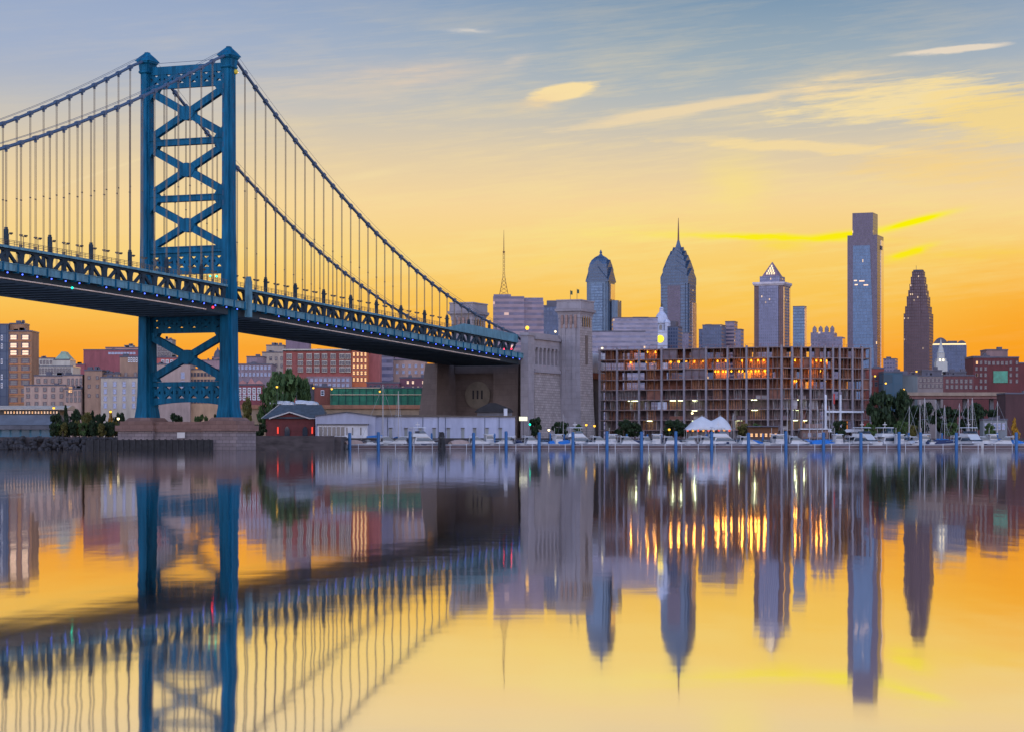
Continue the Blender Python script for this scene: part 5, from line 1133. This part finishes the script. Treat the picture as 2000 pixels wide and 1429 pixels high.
# boats -------------------------------------------------------------
def hull_mesh(Ln, B, fb, sheer=.4):
    rings = []
    for i in range(11):
        f = i/10; x = -Ln/2 + Ln*f; b = B/2 * (1 - max(0, (f-.45)/.55)**2.2) * (.92 if i == 0 else 1) + .02; z = fb + sheer*f*f; xo = .5*max(0, f-.6)
        rings.append([(x + xo, -b, z), (x + xo*.4, -b*.82, .25), (x - xo, -b*.4, -.35), (x - xo, b*.4, -.35), (x + xo*.4, b*.82, .25), (x + xo, b, z)])
    return MB().loft(rings)
HULLS = {}
def motor_boat(kind):
    t = bpy.data.objects.new('motor_boat', None); COL.objects.link(t)
    Ln = {'runabout': 7, 'cruiser': 9.5, 'flybridge': 12, 'covered': 8, 'wheelhouse': 9}[kind]; B = Ln*.33; fb = .95 + Ln*.05
    build(hull_mesh(Ln, B, fb), 'hull', M['white'], t)
    build(MB().box(-Ln*.5, Ln*.38, -B*.51, -B*.48, fb-.25, fb-.1).box(-Ln*.5, Ln*.38, B*.48, B*.51, fb-.25, fb-.1), 'rub_rail', M['navy'], t)
    def cab(x0, x1, z0, z1, wf, rake=.7, m='white', nm='cabin', par=None):
        b = B*wf/2
        return build(MB().loft([[(x0,-b,z0),(x1,-b,z0),(x1,b,z0),(x0,b,z0)], [(x0+rake*.25,-b*.88,z1),(x1-rake,-b*.88,z1),(x1-rake,b*.88,z1),(x0+rake*.25,b*.88,z1)]]), nm, M[m], par or t)
    def glass(x0, x1, z0, z1, wf, rake, par): return cab(x0, x1, z0, z1, wf, rake, 'darkglass', 'window', par)
    if kind == 'runabout':
        c = cab(Ln*-.05, Ln*.36, fb+.05, fb+.65, .8, 1.1); glass(-.2, Ln*.17, fb+.66, fb+1.25, .78, .8, c)
        build(MB().box(-Ln*.58, -Ln*.5, -.35, .35, .2, fb+.7), 'outboard_motor', M['navy'], t)
    elif kind == 'cruiser':
        c = cab(-Ln*.15, Ln*.36, fb+.05, fb+1.0, .82, 1.8); g = glass(-Ln*.12, Ln*.20, fb+1.01, fb+1.75, .80, 1.5, c)
        cab(-Ln*.2, Ln*.06, fb+1.76, fb+1.95, .82, .3, 'white', 'hardtop'); build(MB().tube([(-Ln*.2,-B*.4,fb+.3),(-Ln*.17,-B*.36,fb+2.2),(-Ln*.17,B*.36,fb+2.2),(-Ln*.2,B*.4,fb+.3)], .07, 5), 'radar_arch', M['white'], t)
    elif kind == 'flybridge':
        c = cab(-Ln*.22, Ln*.30, fb+.05, fb+1.7, .86, 1.9); glass(-Ln*.18, Ln*.262, fb+.65, fb+1.45, .88, 1.5, c)
        d = cab(-Ln*.26, Ln*.14, fb+1.71, fb+2.6, .84, 1.0, 'white', 'flybridge'); glass(Ln*-.1, Ln*.08, fb+2.61, fb+3.2, .78, .6, d)
        for x in (-Ln*.2, Ln*.02): build(MB().box(x-.05, x+.05, -B*.33, -B*.30, fb+2.6, fb+4.0).box(x-.05, x+.05, B*.30, B*.33, fb+2.6, fb+4.0), 'hardtop_post', M['mast'], t)
        cab(-Ln*.24, Ln*.08, fb+4.01, fb+4.2, .8, .3, 'white', 'hardtop'); build(MB().tube([(-Ln*.08,0,fb+4.2),(-Ln*.08,0,fb+5.6)], .08, 5).box(-Ln*.08-.6, -Ln*.08+.6, -.12, .12, fb+4.8, fb+5.0), 'radar_mast', M['white'], t)
    elif kind == 'wheelhouse':
        c = cab(-Ln*.02, Ln*.24, fb+.05, fb+2.4, .66, .5); glass(0, Ln*.225, fb+1.4, fb+2.1, .68, .42, c); cab(-Ln*.05, Ln*.25, fb+2.41, fb+2.6, .72, .4, 'white', 'roof')
        build(MB().tube([(0,0,fb+2.6),(0,0,fb+4.2)], .06, 5), 'aerial', M['mast'], t)
    elif kind == 'covered':
        rings = []
        for i in range(7):
            f = i/6; x = -Ln*.48 + Ln*.9*f; b = B*.5*(1 - max(0, (f-.5)/.5)**2*.85); h_ = fb + .1 + 1.1*sin(pi*min(1, f*.8+.2)); rings.append([(x,-b,fb+.02),(x,-b*.5,fb+(h_-fb)*.8),(x,0,h_),(x,b*.5,fb+(h_-fb)*.8),(x,b,fb+.02)])
        build(MB().loft(rings), 'cover', M['canvas'], t)
    build(MB().tube([(Ln*.12,-B*.46,fb+.75),(Ln*.33,-B*.33,fb+.9),(Ln*.5,0,fb+1.05),(Ln*.33,B*.33,fb+.9),(Ln*.12,B*.46,fb+.75)], .035, 4), 'bow_rail', M['mast'], t)
    return t
PROTO = {}
def put_boat(kind, u, D, rz, lab, cover=None):
    if kind not in PROTO:
        PROTO[kind] = r = motor_boat(kind); r.location = (px(u, D), D, 0); r.rotation_euler.z = rz; tag(r, lab, 'motor boat', 'motor boats in the marina')
    else: r = dup(PROTO[kind], (px(u, D), D, 0), rz, lab)
    r.scale = (1.25,)*3
    if cover:
        for c in r.children:
            if c.name.startswith('cover'):
                me = c.data.copy(); me.materials.clear(); me.materials.append(M[cover]); c.data = me
    return r
BO = [(698,'covered',.5,'tan'),(716,'runabout',.3,0),(756,'cruiser',.1,0),(786,'cruiser',3.0,0),(822,'flybridge',.4,0),(886,'runabout',.2,0),(905,'covered',.4,'tan'),(948,'wheelhouse',.3,0),(972,'runabout',2.7,0),(1012,'covered',-1.2,'navy'),(1035,'cruiser',.2,0),(1062,'runabout',-1.3,0),(1100,'covered',.2,'canvas'),(1112,'covered',.5,'canvas'),(1148,'runabout',.2,0),(1168,'cruiser',.3,0),(1205,'runabout',.1,0),(1240,'covered',.3,'navy'),(1276,'runabout',2.9,0),(1308,'cruiser',.2,0),(1350,'cruiser',3.0,0),(1410,'flybridge',.1,0),(1438,'runabout',-.8,0),(1474,'covered',.3,'canvas'),(1507,'wheelhouse',.1,0),(1552,'cruiser',.2,0),(1585,'covered',0,'canvas'),(1612,'covered',.1,'canvas'),(1648,'runabout',.2,0),(1666,'cruiser',.4,0),(1689,'flybridge',-1.0,0),(1712,'covered',.2,'tan'),(1734,'flybridge',.5,0),(1768,'cruiser',-.9,0),(1815,'runabout',.3,0),(1838,'covered',.1,'navy'),(1856,'covered',.2,'navy'),(1896,'flybridge',-1.3,0),(1950,'covered',.0,'tan'),(1985,'covered',.1,'canvas')]
BO = sorted(BO + [(735,'runabout',.3,0),(806,'wheelhouse',.2,0),(930,'cruiser',.1,0),(993,'cruiser',2.9,0),(1083,'wheelhouse',.4,0),(1130,'flybridge',.2,0),(1190,'wheelhouse',-.3,0),(1222,'cruiser',.2,0),(1262,'cruiser',.1,0),(1290,'wheelhouse',2.8,0),(1330,'runabout',.3,0),(1378,'cruiser',.2,0),(1394,'runabout',2.8,0),(1455,'cruiser',.2,0),(1490,'runabout',.2,0),(1530,'wheelhouse',3.0,0),(1568,'runabout',.2,0),(1630,'wheelhouse',.3,0),(1700,'cruiser',2.9,0),(1750,'wheelhouse',.1,0),(1785,'cruiser',.2,0),(1800,'wheelhouse',-.4,0),(1872,'cruiser',.2,0),(1918,'cruiser',.3,0),(1932,'wheelhouse',.1,0),(1966,'cruiser',2.9,0)])
KN = dict(runabout='small white open runabout', cruiser='white cabin cruiser with raked dark windows', flybridge='large white flybridge yacht with radar mast', wheelhouse='white fishing boat with upright wheelhouse')
CN = dict(tan='motor boat under a tan canvas cover', navy='motor boat under a navy canvas cover', canvas='motor boat under a bright blue canvas cover')
for i, (u, kd, rz, cv) in enumerate(BO):
    put_boat(kd, u, DD + 6.5 + (i*5 % 4)*1.2, rz + (0.0 if i % 2 else .1), '%s, %s from the left at the dock' % (CN[cv] if cv else KN[kd], nth(i)), cv or None)
def sail_boat():
    t = bpy.data.objects.new('sailing_boat', None); COL.objects.link(t); Ln, B, fb = 10, 3.0, 1.1
    build(hull_mesh(Ln, B, fb, .3), 'hull', M['white'], t)
    c = build(MB().loft([[(-1.5,-.9,fb+.05),(2.2,-.6,fb+.1),(2.2,.6,fb+.1),(-1.5,.9,fb+.05)], [(-1.3,-.75,fb+.6),(1.6,-.45,fb+.55),(1.6,.45,fb+.55),(-1.3,.75,fb+.6)]]), 'cabin', M['white'], t)
    build(MB().tube([(.8,0,fb),(.8,0,9),(.78,0,15.6)], [.13,.12,.08], 7).tube([(.8,-1.1,9),(.8,0,9.15),(.8,1.1,9)], .05, 4), 'mast', M['mast'], t)
    build(MB().tube([(.8,0,fb+1.6),(-3.4,0,fb+1.7)], .09, 6), 'boom', M['mast'], t)
    build(MB().loft([[(x,-.16*k,fb+1.75),(x,.16*k,fb+1.75),(x,.05*k,fb+1.75+.5*k),(x,-.05*k,fb+1.75+.5*k)] for x, k in ((-3.2,.6),(-1.5,1),(.6,1.2))]), 'sail_cover', M['canvas'], t)
    for p in ((4.9,0,fb+.4),(-4.9,0,fb+.2),(.6,-1.35,fb+.1),(.6,1.35,fb+.1)): build(MB().tube([p, (.79,0,15.3)], .03, 4), 'stay', M['mast'], t)
    return t
SB = [(748,750),(778,763),(1100,808),(1432,806),(1538,795),(1581,786),(1597,790),(1606,786),(1620,792),(1776,792),(1797,781),(1806,776),(1828,780),(1845,790),(1874,787),(1891,778),(1899,776),(1948,783)]
sp = None
for i, (u, v) in enumerate(SB):
    D = DD + 14 + (i % 4)*2.2; k = pz(v, D)/15.6; lab = 'white sailing boat with bare pale mast, %s mast from the left in the marina' % nth(i); rz = (.2, -1.2, 2.9, 1.0, -.4)[i % 5]
    o = (px(u, D) - .8*cos(rz)*k, D - .8*sin(rz)*k, 0)
    if sp is None: sp = sail_boat(); tag(sp, lab, 'sailing boat', 'sailing boats in the marina'); sp.location = o; sp.rotation_euler.z = rz; sp.scale = (k,)*3
    else: dup(sp, o, rz, lab, scale=(k,)*3)
# boats laid up under white wrap on the embankment
wrap = None
for i, u in enumerate((540, 556, 572, 590, 604, 618)):
    D = 888; lab = 'boat laid up ashore under white shrink wrap behind the brick house, %s from the left' % nth(i); z = pz(791, D)
    if wrap is None:
        wrap = thing('wrapped_boat', lab, 'boat', (px(u, D), D, z), .2, 'wrapped boats laid up ashore'); rings = []
        for q in range(7):
            f = q/6; x = -2.6 + 5.2*f; b = 1.1*(1 - max(0, (f-.5)/.5)**2*.8); rings.append([(x,-b,.55),(x,-b*.75,1.3),(x,0,2.1 - .7*abs(f-.4)),(x,b*.75,1.3),(x,b,.55)])
        build(MB().loft(rings), 'wrap', M['white'], wrap); build(MB().box(-1.6,-1.3,-.8,.8,0,.56), 'cradle', M['truss'], wrap); build(MB().box(1.0,1.3,-.6,.6,0,.56), 'cradle', M['truss'], wrap)
    else: dup(wrap, (px(u, D), D, z - (i % 3)*.3), (.2, 2.6, 1.4)[i % 3], lab)
# the white tent -------------------------------------------------------
D = 800; zb = pz(838, D) - GZ
t = thing('marquee_tent', 'white two peaked marquee tent with warm lit underside on the promenade', 'tent', (px(1382, D), D, GZ)); tx = t.location.x
hx = (px(1427, D) - px(1337, D))/2; hy = 5.0; nx, ny = 44, 14; pk = [(px(1371, D) - tx, 0), (px(1407, D) - tx, 0)]; hp = pz(811.5, D) - GZ - zb
m_ = MB()
for j in range(ny+1):
    for i in range(nx+1):
        x = -hx + 2*hx*i/nx; y = -hy + 2*hy*j/ny
        e = min(1, (hx-abs(x))/(hx*.36)) * min(1, (hy-abs(y))/(hy*.8)); q = 0
        for a, b in pk: q = max(q, max(0, 1 - sqrt(((x-a)/(hx*.62))**2 + ((y-b)/hy)**2))**1.25)
        m_.v.append((x, y, zb + hp*((.50*max(0, e)**.7)*(1-q) + q) - .25*sin(pi*(i % 6)/6)*(1 if j in (0, ny) else 0)))
for j in range(ny):
    for i in range(nx): m_.f.append([j*(nx+1)+i, j*(nx+1)+i+1, (j+1)*(nx+1)+i+1, (j+1)*(nx+1)+i]); m_.mi.append(0)
cn = build(m_, 'canopy', mat('white_tent_fabric', (.46, .46, .50), .7, 0, .04, .5), t); cn.data.shade_smooth()
md_ = cn.modifiers.new('thickness', 'SOLIDIFY'); md_.thickness = .06
for x in (-hx*.96, -hx*.5, 0, hx*.5, hx*.96):
    for y in (-hy*.95, hy*.95): build(MB().box(x-.07, x+.07, y-.07, y+.07, 0, zb+.1), 'tent_pole', M['mast'], t)
for a, b in pk: build(MB().tube([(a, b, 0), (a, b, zb+hp+.3)], .08, 5), 'centre_pole', M['mast'], t)
for i in range(9):
    x = -hx*.9 + hx*1.8*i/8; o = thing('paper_lantern', 'small %s lantern under the tent eaves, %s from the left' % (('red', 'orange')[i % 2], nth(i)), 'lantern', (tx + x, D - hy*.8, GZ + zb - .35), 0, 'lanterns under the tent')
    build(MB().lathe([(.05,-.4),(.3,-.25),(.36,0),(.3,.25),(.05,.4)], 0, 0, 8), 'lantern_body', glow('red_lantern_paper', (1.0, .10, .03), 1.2) if i == 0 else bpy.data.materials['red_lantern_paper'] if i % 2 == 0 else (bpy.data.materials.get('orange_lantern_paper') or glow('orange_lantern_paper', (1.0, .42, .06), 1.4)), o)
    build(MB().tube([(0,0,.4),(0,0,.62)], .03, 4), 'cord', M['iron'], o)
t = thing('promenade_bar', 'low bar building glowing orange behind the moored boats right of the tent', 'building', (px(1490, 806), 806, GZ)); D = 806; tx = t.location.x
build(MB().box(px(1462,D)-tx, px(1520,D)-tx, 0, 5, 0, pz(833,D)-GZ), 'wall', plaster('brown_bar_wall', 96, 64, 52), t); build(MB().box(px(1460,D)-tx, px(1522,D)-tx, -1, 5.4, pz(833,D)-GZ+.01, pz(831,D)-GZ), 'roof', mt_cap, t)
for i in range(6): link('window', win_mesh('amber'), None, t, (px(1468 + i*9.4, D)-tx, -.02, 1.5), None, (1.1, 1.2, 1.5))
t = thing('marina_office', 'two storey mauve marina office with balcony band behind the sail masts', 'building', (px(1592, 806), 806, GZ)); tx = t.location.x
build(MB().box(px(1566,D)-tx, px(1618,D)-tx, 0, 6, 0, pz(838,D)-GZ).box(px(1574,D)-tx, px(1606,D)-tx, 1, 6, pz(838,D)-GZ+.62, pz(830,D)-GZ+.6), 'wall', plaster('mauve_office_plaster', 122, 100, 112), t)
build(MB().box(px(1563,D)-tx, px(1621,D)-tx, -1.2, 6.3, pz(838,D)-GZ+.01, pz(836,D)-GZ), 'balcony', M['offwhite'], t)
for i in range(5): link('window', win_mesh('pale' if i % 2 else 'dark'), None, t, (px(1571 + i*10, D)-tx, -.02, 1.5), None, (1.2, 1.2, 1.5))
